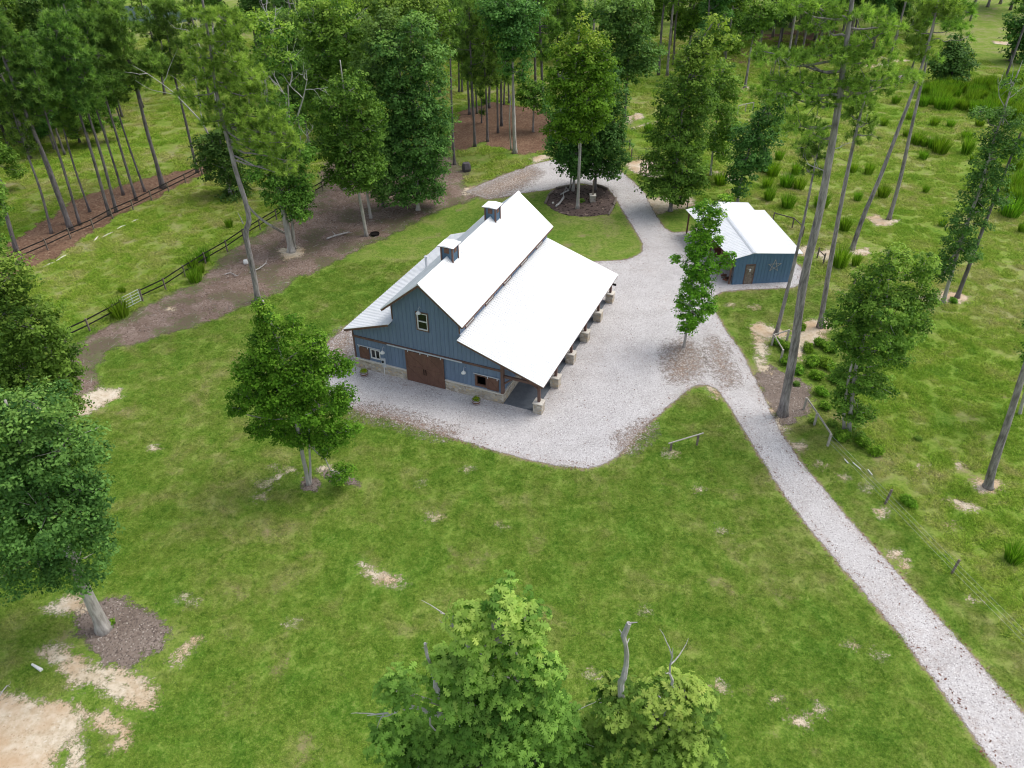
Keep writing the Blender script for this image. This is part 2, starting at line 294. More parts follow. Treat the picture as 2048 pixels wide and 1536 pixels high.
SAND = [
 [(-60, 1390), (20, 1388), (70, 1405), (130, 1405), (170, 1430), (162, 1462), (140, 1485), (110, 1510), (100, 1560), (-60, 1560)],
 [(75, 1300), (100, 1290), (140, 1300), (175, 1330), (230, 1340), (285, 1358), (312, 1385), (308, 1420), (280, 1412), (240, 1400), (205, 1378), (175, 1362), (150, 1375), (138, 1350), (110, 1325)],
 [(185, 1430), (215, 1427), (250, 1455), (266, 1475), (245, 1500), (225, 1498), (240, 1478), (215, 1465), (190, 1450)],
 [(140, 1480), (160, 1470), (168, 1500), (160, 1540), (140, 1540)],
 [(338, 1322), (365, 1300), (388, 1275), (401, 1278), (380, 1300), (358, 1325)],
 [(85, 1218), (120, 1205), (140, 1188), (165, 1195), (170, 1225), (130, 1225)],
 [(135, 815), (165, 790), (200, 778), (235, 778), (240, 792), (215, 805), (180, 825), (145, 836)],
 [(555, 500), (590, 492), (610, 500), (600, 515), (570, 520)],
 [(925, 378), (948, 372), (960, 384), (930, 392)], [(1060, 318), (1090, 308), (1102, 314), (1070, 326)],
 [(1500, 655), (1520, 645), (1560, 660), (1580, 668), (1555, 680), (1520, 675)],
 [(1590, 650), (1620, 640), (1655, 640), (1665, 655), (1640, 668), (1655, 680), (1610, 690), (1600, 720), (1580, 700)],
 [(1508, 668), (1525, 675), (1535, 705), (1525, 718), (1512, 700)], [(1510, 712), (1530, 722), (1540, 745), (1515, 740)],
 [(1575, 890), (1600, 884), (1614, 893), (1597, 902)], [(1500, 790), (1530, 800), (1560, 850), (1575, 858), (1560, 866), (1530, 850), (1508, 815)],
 [(1732, 435), (1755, 430), (1770, 440), (1798, 440), (1780, 450), (1755, 452)], [(1700, 500), (1735, 497), (1740, 508), (1710, 512)],
 [(1255, 232), (1268, 230), (1262, 246), (1246, 246)], [(1268, 226), (1282, 226), (1288, 236), (1270, 240)], [(1262, 256), (1312, 242), (1316, 246), (1270, 260)], [(1484, 176), (1502, 172), (1512, 178), (1490, 182)],
 [(1425, 342), (1445, 344), (1468, 356), (1480, 360), (1460, 362)], [(1250, 328), (1285, 318), (1320, 330), (1330, 350), (1300, 358), (1268, 344)],
 [(1290, 400), (1330, 392), (1385, 395), (1390, 412), (1345, 420), (1310, 430)], [(1598, 498), (1615, 490), (1622, 502), (1605, 512)], [(1632, 505), (1660, 498), (1680, 508), (1650, 522)],
 [(1830, 585), (1870, 590), (1900, 582), (1935, 592), (1935, 604), (1890, 606), (1850, 600)],
 [(1945, 965), (1975, 955), (2000, 965), (1998, 982), (1960, 985)], [(1890, 1000), (1930, 1005), (1960, 1014), (1925, 1020)], [(1752, 1022), (1772, 1015), (1768, 1035), (1758, 1035)], [(1912, 928), (1925, 926), (1925, 935), (1912, 936)],
 [(1780, 1105), (1798, 1102), (1800, 1115), (1784, 1117)], [(1800, 1128), (1815, 1124), (1812, 1138), (1803, 1138)],
 [(1755, 110), (1770, 118), (1820, 120), (1800, 128)], [(1985, 82), (2022, 84), (2020, 90), (1990, 88)], [(1728, 130), (1770, 126), (1790, 132), (1740, 138)],
 [(1585, 1435), (1612, 1433), (1612, 1446), (1590, 1448)], [(550, 952), (556, 945), (562, 948), (558, 958)], [(720, 1128), (790, 1158), (815, 1165), (770, 1170), (740, 1150)],
 [(1412, 776), (1425, 773), (1438, 788), (1434, 797), (1424, 784)], [(1258, 868), (1268, 870), (1245, 905), (1238, 905)]]
_sp = [(580, 940, 7.6), (548, 934, 4.2), (652, 936, 6.8), (530, 968, 11.9), (520, 994, 8.5), (367, 1194, 7.6), (385, 1205, 6.8), (935, 940, 5.1), (1000, 1050, 6.0), (1290, 1222, 6.8), (1445, 1060, 4.2), (1555, 1400, 6.8), (1640, 1420, 7.6), (1400, 980, 5.1), (1185, 1350, 7.6), (1440, 1375, 8.5), (310, 896, 6.8), (1900, 1050, 8.5), (1850, 935, 6.8), (1640, 930, 6.8), (1690, 955, 6.0), (1735, 975, 8.5), (1510, 615, 8.5), (1460, 610, 5.1), (1700, 1290, 6.8), (1760, 1310, 6.0), (780, 1160, 10.2), (590, 1245, 6.8), (340, 618, 6.0), (840, 965, 4.2), (870, 1035, 10.2), (1340, 905, 10.2), (1910, 1005, 10.2), (1950, 1200, 6.8)]
SAND += [[(x+q*1.3*math.cos(a), y+q*0.6*math.sin(a)) for a in np.arange(0, 6.28, 0.8)] for x, y, q in _sp]
CHIPS = [[(150, 1230), (175, 1200), (230, 1195), (290, 1215), (345, 1260), (340, 1290), (290, 1305), (270, 1340), (210, 1340), (190, 1300), (150, 1270)],
         [(600, 965), (612, 957), (640, 958), (648, 970), (630, 983), (605, 981)], [(640, 935), (665, 945), (720, 965), (715, 975), (670, 965), (640, 950)],
         [(1510, 745), (1535, 730), (1570, 745), (1620, 770), (1622, 820), (1590, 845), (1560, 850), (1530, 800)]]
PAST = [(-400, 700), (-50, 640), (120, 668), (180, 655), (240, 632), (300, 600), (400, 556), (470, 500), (540, 450), (640, 380), (650, 330), (900, 200), (1240, 250), (1265, 312), (1300, 345), (1420, 430), (1500, 425), (1620, 500), (1660, 600), (1700, 740), (1720, 860), (1780, 1000), (1900, 1140), (2100, 1330), (2800, 1900), (4500, 1200), (3500, -50), (1024, -230), (-2600, -50)]
gW = W(GRAVEL)
def frust(P, pad=4):
    x, y = to_px(np.c_[P, np.zeros(len(P))]); return (x > -160) & (x < 2210) & (y < 1660)

ROWS = []
y = 8.0
while y < 260: ROWS.append(y); y += 0.55 + max(0, y-70)*0.008
ROWS += [280, 310, 350, 420, 520, 700, 1000, 1600]
ys = np.array([-300, -60, 0]+ROWS); xs = np.r_[-1600, -900, -500, -300, -200, np.arange(-150, -60, 3.0), np.arange(-60, 60.1, 0.6), np.arange(63, 151, 3.0), 200, 300, 500, 900, 1600]
X, Y = np.meshgrid(xs, ys); P = np.c_[X.ravel(), Y.ravel()]
nx, ny = len(xs), len(ys); idx = np.arange(nx*ny).reshape(ny, nx)
FQ = np.stack([idx[:-1, :-1], idx[:-1, 1:], idx[1:, 1:], idx[1:, :-1]], -1).reshape(-1, 4)
s_g = sdf(gW, P); s_p = sdf(W(PAST), P)
Zg = np.where(P[:, 1] > 230, -0.0, 0.0)
soil = s_g - 0.05
for poly in [MULCH, ISLAND, STRAW_L]: soil = np.minimum(soil, np.abs(sdf(W(poly), P))+0.35)
mk('ground', np.c_[P, Zg], FQ, ground_mat(), attrs={'pasture': ('POINT', np.clip(s_p, -5, 5)), 'soil': ('POINT', np.clip(soil, -2, 5))}, kind='structure')

def sheet(name, polys, z, mat, step=0.5, margin=1.0, far=False, **k):
    Vs, Fs, D, off = [], [], [], 0
    for poly in polys:
        pw = W(poly); lo, hi = pw.min(0)-margin, pw.max(0)+margin
        st = min(step, max(0.12, (hi-lo).min()/14)) if not far else step
        gx, gy = np.arange(lo[0], hi[0]+st, st), np.arange(lo[1], hi[1]+st, st)
        XX, YY = np.meshgrid(gx, gy); Q = np.c_[XX.ravel(), YY.ravel()]; d = sdf(pw, Q)
        ii = np.arange(len(Q)).reshape(len(gy), len(gx))
        fq = np.stack([ii[:-1, :-1], ii[:-1, 1:], ii[1:, 1:], ii[1:, :-1]], -1).reshape(-1, 4)
        keep = (d[fq].min(1) < margin); fq = fq[keep]; used = np.unique(fq); rm = np.full(len(Q), -1); rm[used] = np.arange(len(used))
        Vs.append(np.c_[Q[used], np.full(len(used), z+len(Vs)*2.5e-5)]); Fs.append(rm[fq]+off); D.append(d[used]); off += len(used)
    return mk(name, np.vstack(Vs), np.vstack(Fs), mat, attrs={'sdf': ('POINT', np.concatenate(D))}, kind='structure', **k)
mulch_c = [(0.25, (0.075, 0.05, 0.04)), (0.45, (0.18, 0.128, 0.10)), (0.6, (0.265, 0.20, 0.165)), (0.75, (0.33, 0.27, 0.23))]
straw_c = [(0.25, (0.06, 0.032, 0.02)), (0.45, (0.15, 0.085, 0.055)), (0.62, (0.23, 0.145, 0.095)), (0.8, (0.30, 0.22, 0.15))]
sand_c = [(0.28, (0.28, 0.21, 0.14)), (0.42, (0.46, 0.38, 0.27)), (0.55, (0.61, 0.53, 0.41)), (0.75, (0.74, 0.68, 0.59))]
grav_c = [(0.25, (0.275, 0.25, 0.24)), (0.40, (0.415, 0.393, 0.385)), (0.5, (0.50, 0.480, 0.475)), (0.62, (0.575, 0.555, 0.55)), (0.8, (0.65, 0.635, 0.63))]
sheet('bark_mulch', [MULCH], 0.004, sheet_mat('bark_mulch', mulch_c, 3.5, 0.6, (11.0, (0.34, 0.27, 0.23), (0.06, 0.04, 0.03), 0.9, 0.88), soft=0.7, edge_scale=0.6, big=0.45, tintc=(0.13, 0.088, 0.072), weeds=True), margin=1.3)
sheet('pine_straw', [STRAW_L, STRAW_C, STRAW_F], 0.004, sheet_mat('pine_straw', straw_c, 3, 1.0, (7.0, (0.30, 0.21, 0.14), (0.09, 0.055, 0.035), 0.9, 0.88), soft=0.5, edge_scale=0.3), margin=2.2)
sheet('wood_chips', CHIPS, 0.006, sheet_mat('wood_chips', [(0.25, (0.07, 0.052, 0.04)), (0.5, (0.19, 0.15, 0.125)), (0.75, (0.34, 0.29, 0.25))], 5, 0.45, (16.0, (0.58, 0.53, 0.47), (0.09, 0.07, 0.06), 0.94, 0.82), soft=0.35, edge_scale=0.9, big=0.4), margin=1.0)
sheet('bare_sand', SAND, 0.009, sheet_mat('bare_sand', sand_c, 2.6, 0.42, (13.0, (0.34, 0.27, 0.18), (0.66, 0.62, 0.54), 0.93, 0.95), soft=0.6, edge_scale=1.9, big=0.4, tintc=(0.46, 0.31, 0.18)), step=0.4, margin=0.7)
sheet('gravel_drive', [GRAVEL], 0.013, sheet_mat('gravel', grav_c, 9.0, 0.10, (21.0, (0.24, 0.22, 0.22), (0.68, 0.67, 0.66), 0.86, 0.86), soft=0.2, bump=0.6, edge_scale=1.2, big=0.35, big_scale=0.5, brown=True), margin=0.6, step=0.45)
DRIFT = [[(1335, 702), (1350, 688), (1375, 684), (1398, 702), (1402, 732), (1380, 755), (1350, 760), (1334, 735)], [(650, 700), (690, 660), (702, 672), (700, 720), (672, 745), (655, 735)], [(1240, 880), (1290, 850), (1300, 862), (1255, 900)], [(940, 385), (975, 368), (1020, 350), (1060, 335), (1080, 345), (1050, 370), (1005, 392), (975, 396)], [(720, 815), (800, 830), (900, 865), (890, 872), (790, 845), (715, 828)], [(1425, 680), (1440, 690), (1470, 760), (1455, 770), (1430, 730)]]
sheet('soil_drift', DRIFT, 0.018, sheet_mat('soil_drift', [(0.3, (0.16, 0.11, 0.08)), (0.5, (0.28, 0.21, 0.165)), (0.7, (0.42, 0.36, 0.31))], 5, 1.1, (12, (0.1, 0.07, 0.05), (0.5, 0.46, 0.43), 0.9, 0.7), soft=2.6, edge_scale=2.5), margin=0.8)
sheet('mulch_bed', [ISLAND], 0.023, sheet_mat('bed_mulch', [(0.25, (0.04, 0.027, 0.024)), (0.5, (0.105, 0.075, 0.066)), (0.75, (0.19, 0.15, 0.13))], 5, 0.15, (5.0, (0.26, 0.2, 0.16), (0.02, 0.014, 0.012), 0.92, 0.85), soft=0.15), margin=0.5)
# far field, pond and its bank at the top left of the picture
POND = [(60, 14), (330, 11), (420, 13), (430, 32), (330, 52), (220, 48), (90, 38)]
t = NT('pond_water'); t.col((0.02, 0.05, 0.035), 0.5, 0.1); t.bump(t.noise(0.8, 3), 0.15, 0.05)
pw = W(POND); mk('pond', np.c_[pw, np.full(len(pw), 0.02)], [tuple(range(len(pw)))], t.m, kind='structure')

# ------------------------------------------------------------------ grass blades (uncountable: stuff, points carry one turf tuft)
def blades(rng, n, rad, h, wd, lean=0.6, name='x', square=False):
    if square: c = np.c_[rng.uniform(-rad, rad, (n, 2)), np.zeros(n)]
    else:
        a = rng.uniform(0, 2*np.pi, n); r = rad*np.sqrt(rng.uniform(0, 1, n)); c = np.c_[r*np.cos(a), r*np.sin(a), np.zeros(n)]
    th = rng.uniform(0, 2*np.pi, n); H = h*rng.uniform(0.5, 1.2, n); L = H*lean*rng.uniform(0.2, 1.2, n); b = th+rng.normal(1.57, 0.5, n)
    s = np.c_[np.cos(th), np.sin(th), np.zeros(n)]*wd/2; tip = c+np.c_[np.cos(b)*L, np.sin(b)*L, H]
    V = np.stack([c-s, c+s, tip], 1).reshape(-1, 3); Fc = np.arange(3*n).reshape(-1, 3)
    return V, Fc, rng.uniform(0, 1, n)
rng = np.random.default_rng(5)
def scatter_gn(name, pts, scl, src, **k):
    me = bpy.data.meshes.new(name); me.vertices.add(len(pts)); me.vertices.foreach_set('co', np.asarray(pts, np.float32).ravel())
    a = me.attributes.new('scl', 'FLOAT', 'POINT'); a.data.foreach_set('value', np.asarray(scl, np.float32))
    a = me.attributes.new('rz', 'FLOAT', 'POINT'); a.data.foreach_set('value', rng.uniform(0, 6.28, len(pts)).astype(np.float32))
    o = bpy.data.objects.new(name, me); C.objects.link(o); tag(o, kind='stuff', **k)
    g = bpy.data.node_groups.new(name, 'GeometryNodeTree')
    g.interface.new_socket('Geometry', in_out='INPUT', socket_type='NodeSocketGeometry'); g.interface.new_socket('Geometry', in_out='OUTPUT', socket_type='NodeSocketGeometry')
    i, ou = g.nodes.new('NodeGroupInput'), g.nodes.new('NodeGroupOutput')
    m2p = g.nodes.new('GeometryNodeMeshToPoints'); inst = g.nodes.new('GeometryNodeInstanceOnPoints'); oi = g.nodes.new('GeometryNodeObjectInfo'); oi.inputs['Object'].default_value = src
    def at(nm):
        x = g.nodes.new('GeometryNodeInputNamedAttribute'); x.data_type = 'FLOAT'; x.inputs['Name'].default_value = nm; return x.outputs['Attribute']
    cx = g.nodes.new('ShaderNodeCombineXYZ'); L = g.links.new
    L(i.outputs[0], m2p.inputs[0]); L(m2p.outputs[0], inst.inputs['Points']); L(oi.outputs['Geometry'], inst.inputs['Instance'])
    L(at('rz'), cx.inputs[2]); L(cx.outputs[0], inst.inputs['Rotation']); L(at('scl'), inst.inputs['Scale']); L(inst.outputs[0], ou.inputs[0])
    md = o.modifiers.new('scatter', 'NODES'); md.node_group = g; return o
V_, F_, t_ = blades(rng, 700, 0.5, 0.045, 0.02, 1.9, square=True)
turf = mk('turf_tuft', V_, F_, blade_mat('lawn_blades', 0.0), attrs={'tint': ('FACE', t_)}, kind='stuff', label='short lawn grass tuft'); turf.location = G(1200, 1100)
V_, F_, t_ = blades(rng, 420, 0.55, 0.11, 0.03, 1.7)
pturf = mk('pasture_tuft', V_, F_, blade_mat('pasture_blades', 1.0), attrs={'tint': ('FACE', t_)}, kind='stuff', label='ankle high pasture grass tuft'); pturf.location = G(1850, 800)
def area_pts(step, y0, y1):
    gx = np.arange(-90, 90, step); gy = np.arange(y0, y1, step); XX, YY = np.meshgrid(gx, gy); Q = np.c_[XX.ravel(), YY.ravel()]
    Q += rng.uniform(-0.5, 0.5, Q.shape)*step; Q = Q[frust(Q)]
    d = sdf(gW, Q)
    for poly in [MULCH, ISLAND, STRAW_L, STRAW_C]+CHIPS+SAND[:len(SAND)-len(_sp)]: d = np.minimum(d, sdf(W(poly), Q))
    bx = np.array([[-12.83, 52.92]]); cy, sy = math.cos(-0.40483), math.sin(-0.40483); q = Q-bx; u = q[:, 0]*cy+q[:, 1]*sy; v = -q[:, 0]*sy+q[:, 1]*cy
    inb = (u > -0.6) & (u < 17) & (v > -0.8) & (v < 19)
    q = Q-np.array([[21.5, 66.6]]); ins = (q[:, 0] > -1.5) & (q[:, 0] < 6.2) & (q[:, 1] > -0.3) & (q[:, 1] < 12.5)
    ok = ~inb & ~ins; Q, d = Q[ok], d[ok]; return Q, d, sdf(W(PAST), Q)
Q, d, sp = area_pts(0.72, 14, 72); k = (d > 0.42) & (sp > 0); Ql = Q[k]
scatter_gn('lawn_grass', np.c_[Ql, np.zeros(len(Ql))], rng.uniform(0.8, 1.25, len(Ql)), turf, label='short mown grass covering the lawn', cat='grass')
Q, d, sp = area_pts(0.9, 20, 95); pat = np.sin(Q[:, 0]*0.45+1.3*np.sin(Q[:, 1]*0.21))*np.sin(Q[:, 1]*0.37+0.9*np.sin(Q[:, 0]*0.29))
k = (d > 0.4) & (sp < 0) & (rng.uniform(0, 1, len(Q)) < 0.8+0.2*pat); Qp = Q[k]
scatter_gn('pasture_grass', np.c_[Qp, np.zeros(len(Qp))], rng.uniform(0.6, 1.7, len(Qp)), pturf, label='rough yellow green grass covering the pasture', cat='grass')

Q, d, sp = area_pts(1.7, 95, 175); k = (d > 0.5) & (rng.uniform(0, 1, len(Q)) < 0.75); Qf = Q[k]
scatter_gn('meadow_grass', np.c_[Qf, np.zeros(len(Qf))], rng.uniform(1.3, 2.8, len(Qf)), pturf, label='rough grass of the far meadows', cat='grass')

# ------------------------------------------------------------------ the barn (local x across the front, y along the ridge)
BO = (-12.833, 52.919, 0); BYAW = -0.404832
barn = empty('barn', BO, BYAW, label='large blue board and batten barn with white metal roofs and stone piers', cat='barn')
UW0, UW1, UR, ZR, BW, BL = 3.92, 9.72, 6.82, 9.42, 13.14, 18.3
def wall_top(u, side=0):
    if UW0 < u < UW1 or (abs(u-UW0) < 1e-6 and side > 0) or (abs(u-UW1) < 1e-6 and side < 0): return ZR - abs(u-UR)*0.838 - 0.06
    if u <= UW0: return 3.86 + (u+0.35)*0.335 - 0.02
    return 5.30 - (u-UW1)*0.341 - 0.02
def gable_wall(b0, b1, openings, battens=True, face=-1):
    m = MB(); br = sorted({0.0, UW0, UR, UW1, BW} | {o[0] for o in openings} | {o[1] for o in openings})
    for a, b in zip(br, br[1:]):
        cuts = sorted([(o[2], o[3]) for o in openings if o[0] <= a+1e-6 and o[1] >= b-1e-6]); z = 0.0
        for z0, z1 in cuts:
            if z0 > z: m.box(a, b, b0, b1, z, z0)
            z = z1
        m.poly([(a, b0, z), (b, b0, z), (b, b0, wall_top(b, -1)), (a, b0, wall_top(a, 1))], (0, b1-b0, 0))
    if battens:
        u = 0.22
        while u < BW-0.1:
            zt = wall_top(u)-0.02; segs = [(0.95, 2.9), (3.12, zt)]
            for o in openings + [(4.8, 8.26, 0, 2.95)]:
                if o[0]-0.1 < u < o[1]+0.1: segs = [x for s_ in segs for x in ((s_[0], min(s_[1], o[2]-0.1)), (max(s_[0], o[3]+0.1), s_[1])) if x[1]-x[0] > 0.05]
            for z0, z1 in segs: m.box(u-0.022, u+0.022, *( (b0-0.028, b0+0.002) if face < 0 else (b1-0.002, b1+0.028)), z0, z1)
            u += 0.355
    return m
OPEN = [(1.50, 2.38, 1.22, 2.12), (10.95, 11.84, 1.18, 2.12), (6.14, 7.02, 5.10, 6.56)]
gable_wall(0, 0.15, OPEN).build('wall', M['blue'], barn)
gable_wall(BL-0.15, BL, [], True, 1).build('wall', M['blue'], barn)
def side_wall(u, out, z0, z1, wins=(), mat='blue'):
    m = MB(); v = 0.16; br = [0.16]+[x for w_ in wins for x in w_[:2]]+[BL-0.16]
    a, b = (u-0.15, u) if out > 0 else (u, u+0.15)
    for i in range(len(br)-1):
        if i % 2 == 0: m.box(a, b, br[i], br[i+1], z0, z1)
        else: wz = wins[i//2]; m.box(a, b, br[i], br[i+1], z0, wz[2]); m.box(a, b, br[i], br[i+1], wz[3], z1)
    v = 0.4
    while v < BL-0.2:
        if not any(w_[0]-.1 < v < w_[1]+.1 for w_ in wins): m.box(*((u-0.002, u+0.028) if out > 0 else (u-0.028, u+0.002)), v-0.022, v+0.022, z0+0.02, z1-0.02)
        v += 0.355
    return m.build('wall', M[mat], barn)
CW = [(1.0, 2.4, 5.52, 6.15), (4.65, 6.05, 5.52, 6.15), (8.3, 9.7, 5.52, 6.15), (11.95, 13.35, 5.52, 6.15), (15.6, 17.0, 5.52, 6.15)]
side_wall(UW1, 1, 4.6, 6.95, CW); side_wall(UW0, -1, 4.6, 6.95)
side_wall(BW, 1, 0.0, 4.1, [(2.6, 4.0, 0.95, 2.1), (8.0, 10.4, 0.02, 2.7), (13.6, 15.0, 0.95, 2.1)]); side_wall(0.0, -1, 0.0, 3.9)
MB().box(0.2, BW-0.2, 0.2, BL-0.2, 0.02, 0.06).build('floor', M['slab'], barn)
for v0, v1, z0, z1 in CW:
    f = MB()
    for a in ((v0, v1, z0, z0+.07), (v0, v1, z1-.07, z1), (v0, v0+.07, z0+.07, z1-.07), (v1-.07, v1, z0+.07, z1-.07), ((v0+v1)/2-.03, (v0+v1)/2+.03, z0+.07, z1-.07)): f.box(UW1-0.1, UW1+0.04, a[0], a[1], a[2], a[3])
    fo = f.build('window', M['white'], barn); MB().box(UW1-0.07, UW1-0.05, v0+.07, v1-.07, z0+.07, z1-.07).build('pane', M['glass'], fo)
    tb = MB(); tb.box(UW1+0.001, UW1+0.05, v0-0.09, v0, z0-0.1, z1+0.1); tb.box(UW1+0.001, UW1+0.05, v1, v1+.09, z0-0.1, z1+0.1); tb.box(UW1+0.001, UW1+0.05, v0, v1, z0-0.1, z0); tb.build('trim', M['trim'], fo)
# trim boards, corner posts
MB().box(-0.05, BW+0.06, -0.07, -0.001, 2.93, 3.11).build('trim_board', M['trim'], barn)
for u0, u1, z0, z1 in ((-0.05, 0.09, 0.95, 2.93), (-0.05, 0.07, 3.11, wall_top(0)-.05), (UW1-0.06, UW1+0.045, wall_top(UW1, 1)+.22, 6.85), (UW0-0.045, UW0+0.06, 5.45, 6.85)):
    MB().box(u0, u1, -0.045, -0.001, z0, z1).build('corner_board', M['trim'], barn)
MB().box(BW-0.06, BW+0.16, -0.14, 0.14, 0.95, 3.95).build('corner_post', M['trim'], barn)
# stone base with a pale ledge
for nm, a in (('a', (-0.10, 4.80, -0.12, -0.001)), ('b', (8.28, BW+0.12, -0.12, -0.001)), ('c', (BW+0.001, BW+0.12, 0.0, 7.9)), ('d', (BW+0.001, BW+0.12, 10.5, BL)), ('e', (-0.12, -0.001, 0.0, BL))):
    st = MB().box(*a, 0, 0.87).build('stone_base', M['stone'], barn)
    e = 0.03; MB().box(a[0]-(e if nm in 'abe' else 0), a[1]+(e if nm in 'bcd' else 0), a[2]-(e if nm in 'ab' else 0), a[3], 0.87, 0.94).build('ledge', M['cap'], st)
# sliding barn doors and their track
def xdoor(u0, u1, z0, z1, y0, panels, name, par):
    m = MB(); m.box(u0, u1, y0, y0+0.04, z0, z1); b = 0.12 if z1-z0 > 1.5 else 0.07; f0 = y0-0.03
    m.box(u0, u0+b, f0, y0, z0, z1); m.box(u1-b, u1, f0, y0, z0, z1); zz = [z0+(z1-z0)*i/panels for i in range(panels+1)]
    m.box(u0+b, u1-b, f0, y0, z0, z0+b); m.box(u0+b, u1-b, f0, y0, z1-b, z1)
    for z in zz[1:-1]: m.box(u0+b, u1-b, f0, y0, z-b/2, z+b/2)
    for za, zb in zip(zz, zz[1:]):
        m.beam((u0+b, y0-0.014, za+b), (u1-b, y0-0.014, zb-b), 0.028, b*0.9, up=(0, 0, 1)); m.beam((u0+b, y0-0.018, zb-b), (u1-b, y0-0.018, za+b), 0.034, b*0.9, up=(0, 0, 1))
    return m.build(name, M['brown'], par)
for u0, u1, hu in ((4.83, 6.525, 6.44), (6.535, 8.23, 6.62)):
    d_ = xdoor(u0, u1, 0.05, 2.88, -0.13, 2, 'door', barn)
    MB().beam((hu, -0.2, 0.95), (hu, -0.2, 1.5), 0.04, 0.04).build('handle', M['dark'], d_)
def rail(u0, u1, z, y0, h, hang):
    r_ = MB().box(u0, u1, y0-0.05, y0, z-h/2, z+h/2).build('track', M['galv'], barn)
    for u in hang: MB().box(u-0.035, u+0.035, y0-0.07, y0-0.052, z-h/2-0.16, z+0.02).build('hanger', M['galv'], r_)
rail(3.2, 9.85, 3.0, -0.10, 0.09, (5.1, 6.2, 6.9, 8.0)); rail(0.34, 2.46, 2.25, -0.05, 0.06, (0.5, 1.3)); rail(10.76, 12.95, 2.25, -0.05, 0.06, (11.98, 12.78))
xdoor(0.47, 1.38, 1.05, 2.14, -0.075, 1, 'shutter', barn); xdoor(11.92, 12.88, 1.06, 2.16, -0.075, 1, 'shutter', barn)
def window(u0, u1, z0, z1, mat, mull, trim=None, glass=True, lab=None):
    f = MB(); b = 0.065; y0, y1 = -0.045, 0.10
    f.box(u0, u1, y0, y1, z0, z0+b); f.box(u0, u1, y0, y1, z1-b, z1); f.box(u0, u0+b, y0, y1, z0+b, z1-b); f.box(u1-b, u1, y0, y1, z0+b, z1-b)
    if mull == 'v': f.box((u0+u1)/2-.03, (u0+u1)/2+.03, y0+.01, y1, z0+b, z1-b)
    if mull == 'h': f.box(u0+b, u1-b, y0+.01, y1, (z0+z1)/2-.035, (z0+z1)/2+.035)
    fo = f.build('window', M[mat], barn, label=lab)
    if glass: MB().box(u0+b, u1-b, 0.04, 0.05, z0+b, z1-b).build('pane', M['glass'], fo)
    if trim:
        tb = MB(); e = 0.10
        tb.box(u0-e, u0, -0.05, -0.002, z0-e, z1+e); tb.box(u1, u1+e, -0.05, -0.002, z0-e, z1+e); tb.box(u0, u1, -0.05, -0.002, z0-e, z0); tb.box(u0, u1, -0.05, -0.002, z1, z1+e); tb.build('trim', M[trim], fo)
window(1.50, 2.38, 1.22, 2.12, 'white', 'v'); window(10.95, 11.84, 1.18, 2.12, 'brown', None, 'trim', False, 'open window with dark interior'); window(6.14, 7.02, 5.10, 6.56, 'white', 'h', 'trim')
MB().box(10.6, 12.2, 1.2, 1.3, 0.1, 2.8).build('shade_panel', M['dark'], barn)  # near-black panel behind the open window, the shade inside given as its colour
def barn_lamp(u, z):
    m = MB().tube([(u, -0.03, z+0.22), (u, -0.14, z+0.42), (u, -0.30, z+0.40), (u, -0.38, z+0.16)], 0.016, 6).build('wall_lamp', M['galv'], barn)
    MB().lathe((u, -0.38, z), [(0.19, -0.06), (0.185, 0.0), (0.12, 0.09), (0.05, 0.14), (0.03, 0.2)], 14).build('lamp_shade', M['white'], m)
barn_lamp(2.87, 2.30); barn_lamp(10.08, 2.30); barn_lamp(6.50, 6.78)
mb_ = MB().box(2.50, 2.86, -0.16, -0.03, 0.98, 1.52); mb_.box(2.56, 2.92, -0.15, -0.031, 0.74, 0.98)
mo = mb_.build('meter_box', M['galv'], barn); MB().lathe((2.67, -0.2, 1.25), [(0.09, -0.08), (0.09, 0.08)], 12).build('meter', M['glass'], mo)
MB().tube([(2.72, -0.17, 0.75), (2.72, -0.19, 0.02)], 0.035, 6).build('conduit', M['white'], mo)
# ribbed metal roofs
def ribbed(name, e0, e1, v0, v1, mat, par, pitch=0.30, h=0.035, th=0.05, axis='v', cap=None):
    # e0 = (u,z) upper edge, e1 = (u,z) lower edge ; ribs run from e0 to e1, spaced along v
    d = Vector((e1[0]-e0[0], 0, e1[1]-e0[1])); nrm = Vector((-d.z, 0, d.x)).normalized(); nrm = nrm if nrm.z > 0 else -nrm
    vs_, hs_ = [v0], [0.0]; v = v0+pitch/2
    while v < v1-0.05: vs_ += [v-0.035, v-0.015, v+0.015, v+0.035]; hs_ += [0, h, h, 0]; v += pitch
    vs_.append(v1); hs_.append(0.0); n = len(vs_); V = []
    for e in (e0, e1):
        for v_, h_ in zip(vs_, hs_): V.append((e[0]+nrm.x*h_, v_, e[1]+nrm.z*h_))
    b = len(V)
    for e in (e0, e1):
        for v_ in (v0, v1): V.append((e[0]-nrm.x*th, v_, e[1]-nrm.z*th))
    Fc = [(i, i+1, n+i+1, n+i) if e1[0] < e0[0] else (i, n+i, n+i+1, i+1) for i in range(n-1)]
    Fc += [(b, b+2, b+3, b+1), (0, b, b+1, n-1)[::-1] if False else tuple([b, b+1]+list(range(n-1, -1, -1))), tuple([b+3, b+2]+list(range(n, 2*n))), (0, n, b+2, b), (n-1, b+1, b+3, 2*n-1)]
    return mk(name, V, Fc, mat, par)
v0, v1 = -0.66, BL+0.12
rm = ribbed('roof', (UR, ZR), (10.29, 6.56), v0, v1, M['roof'], barn); rn = ribbed('roof', (UR-0.001, ZR), (3.35, 6.56), v0, v1, M['roof_shade'], barn)
MB().poly([(UR-0.2, v0-0.01, ZR-0.13), (UR, v0-0.01, ZR+0.045), (UR+0.2, v0-0.01, ZR-0.13), (UR+0.2, v0-0.01, ZR-0.11), (UR, v0-0.01, ZR+0.065), (UR-0.2, v0-0.01, ZR-0.11)], (0, v1-v0+0.02, 0)).build('ridge_cap', M['roof'], rm)
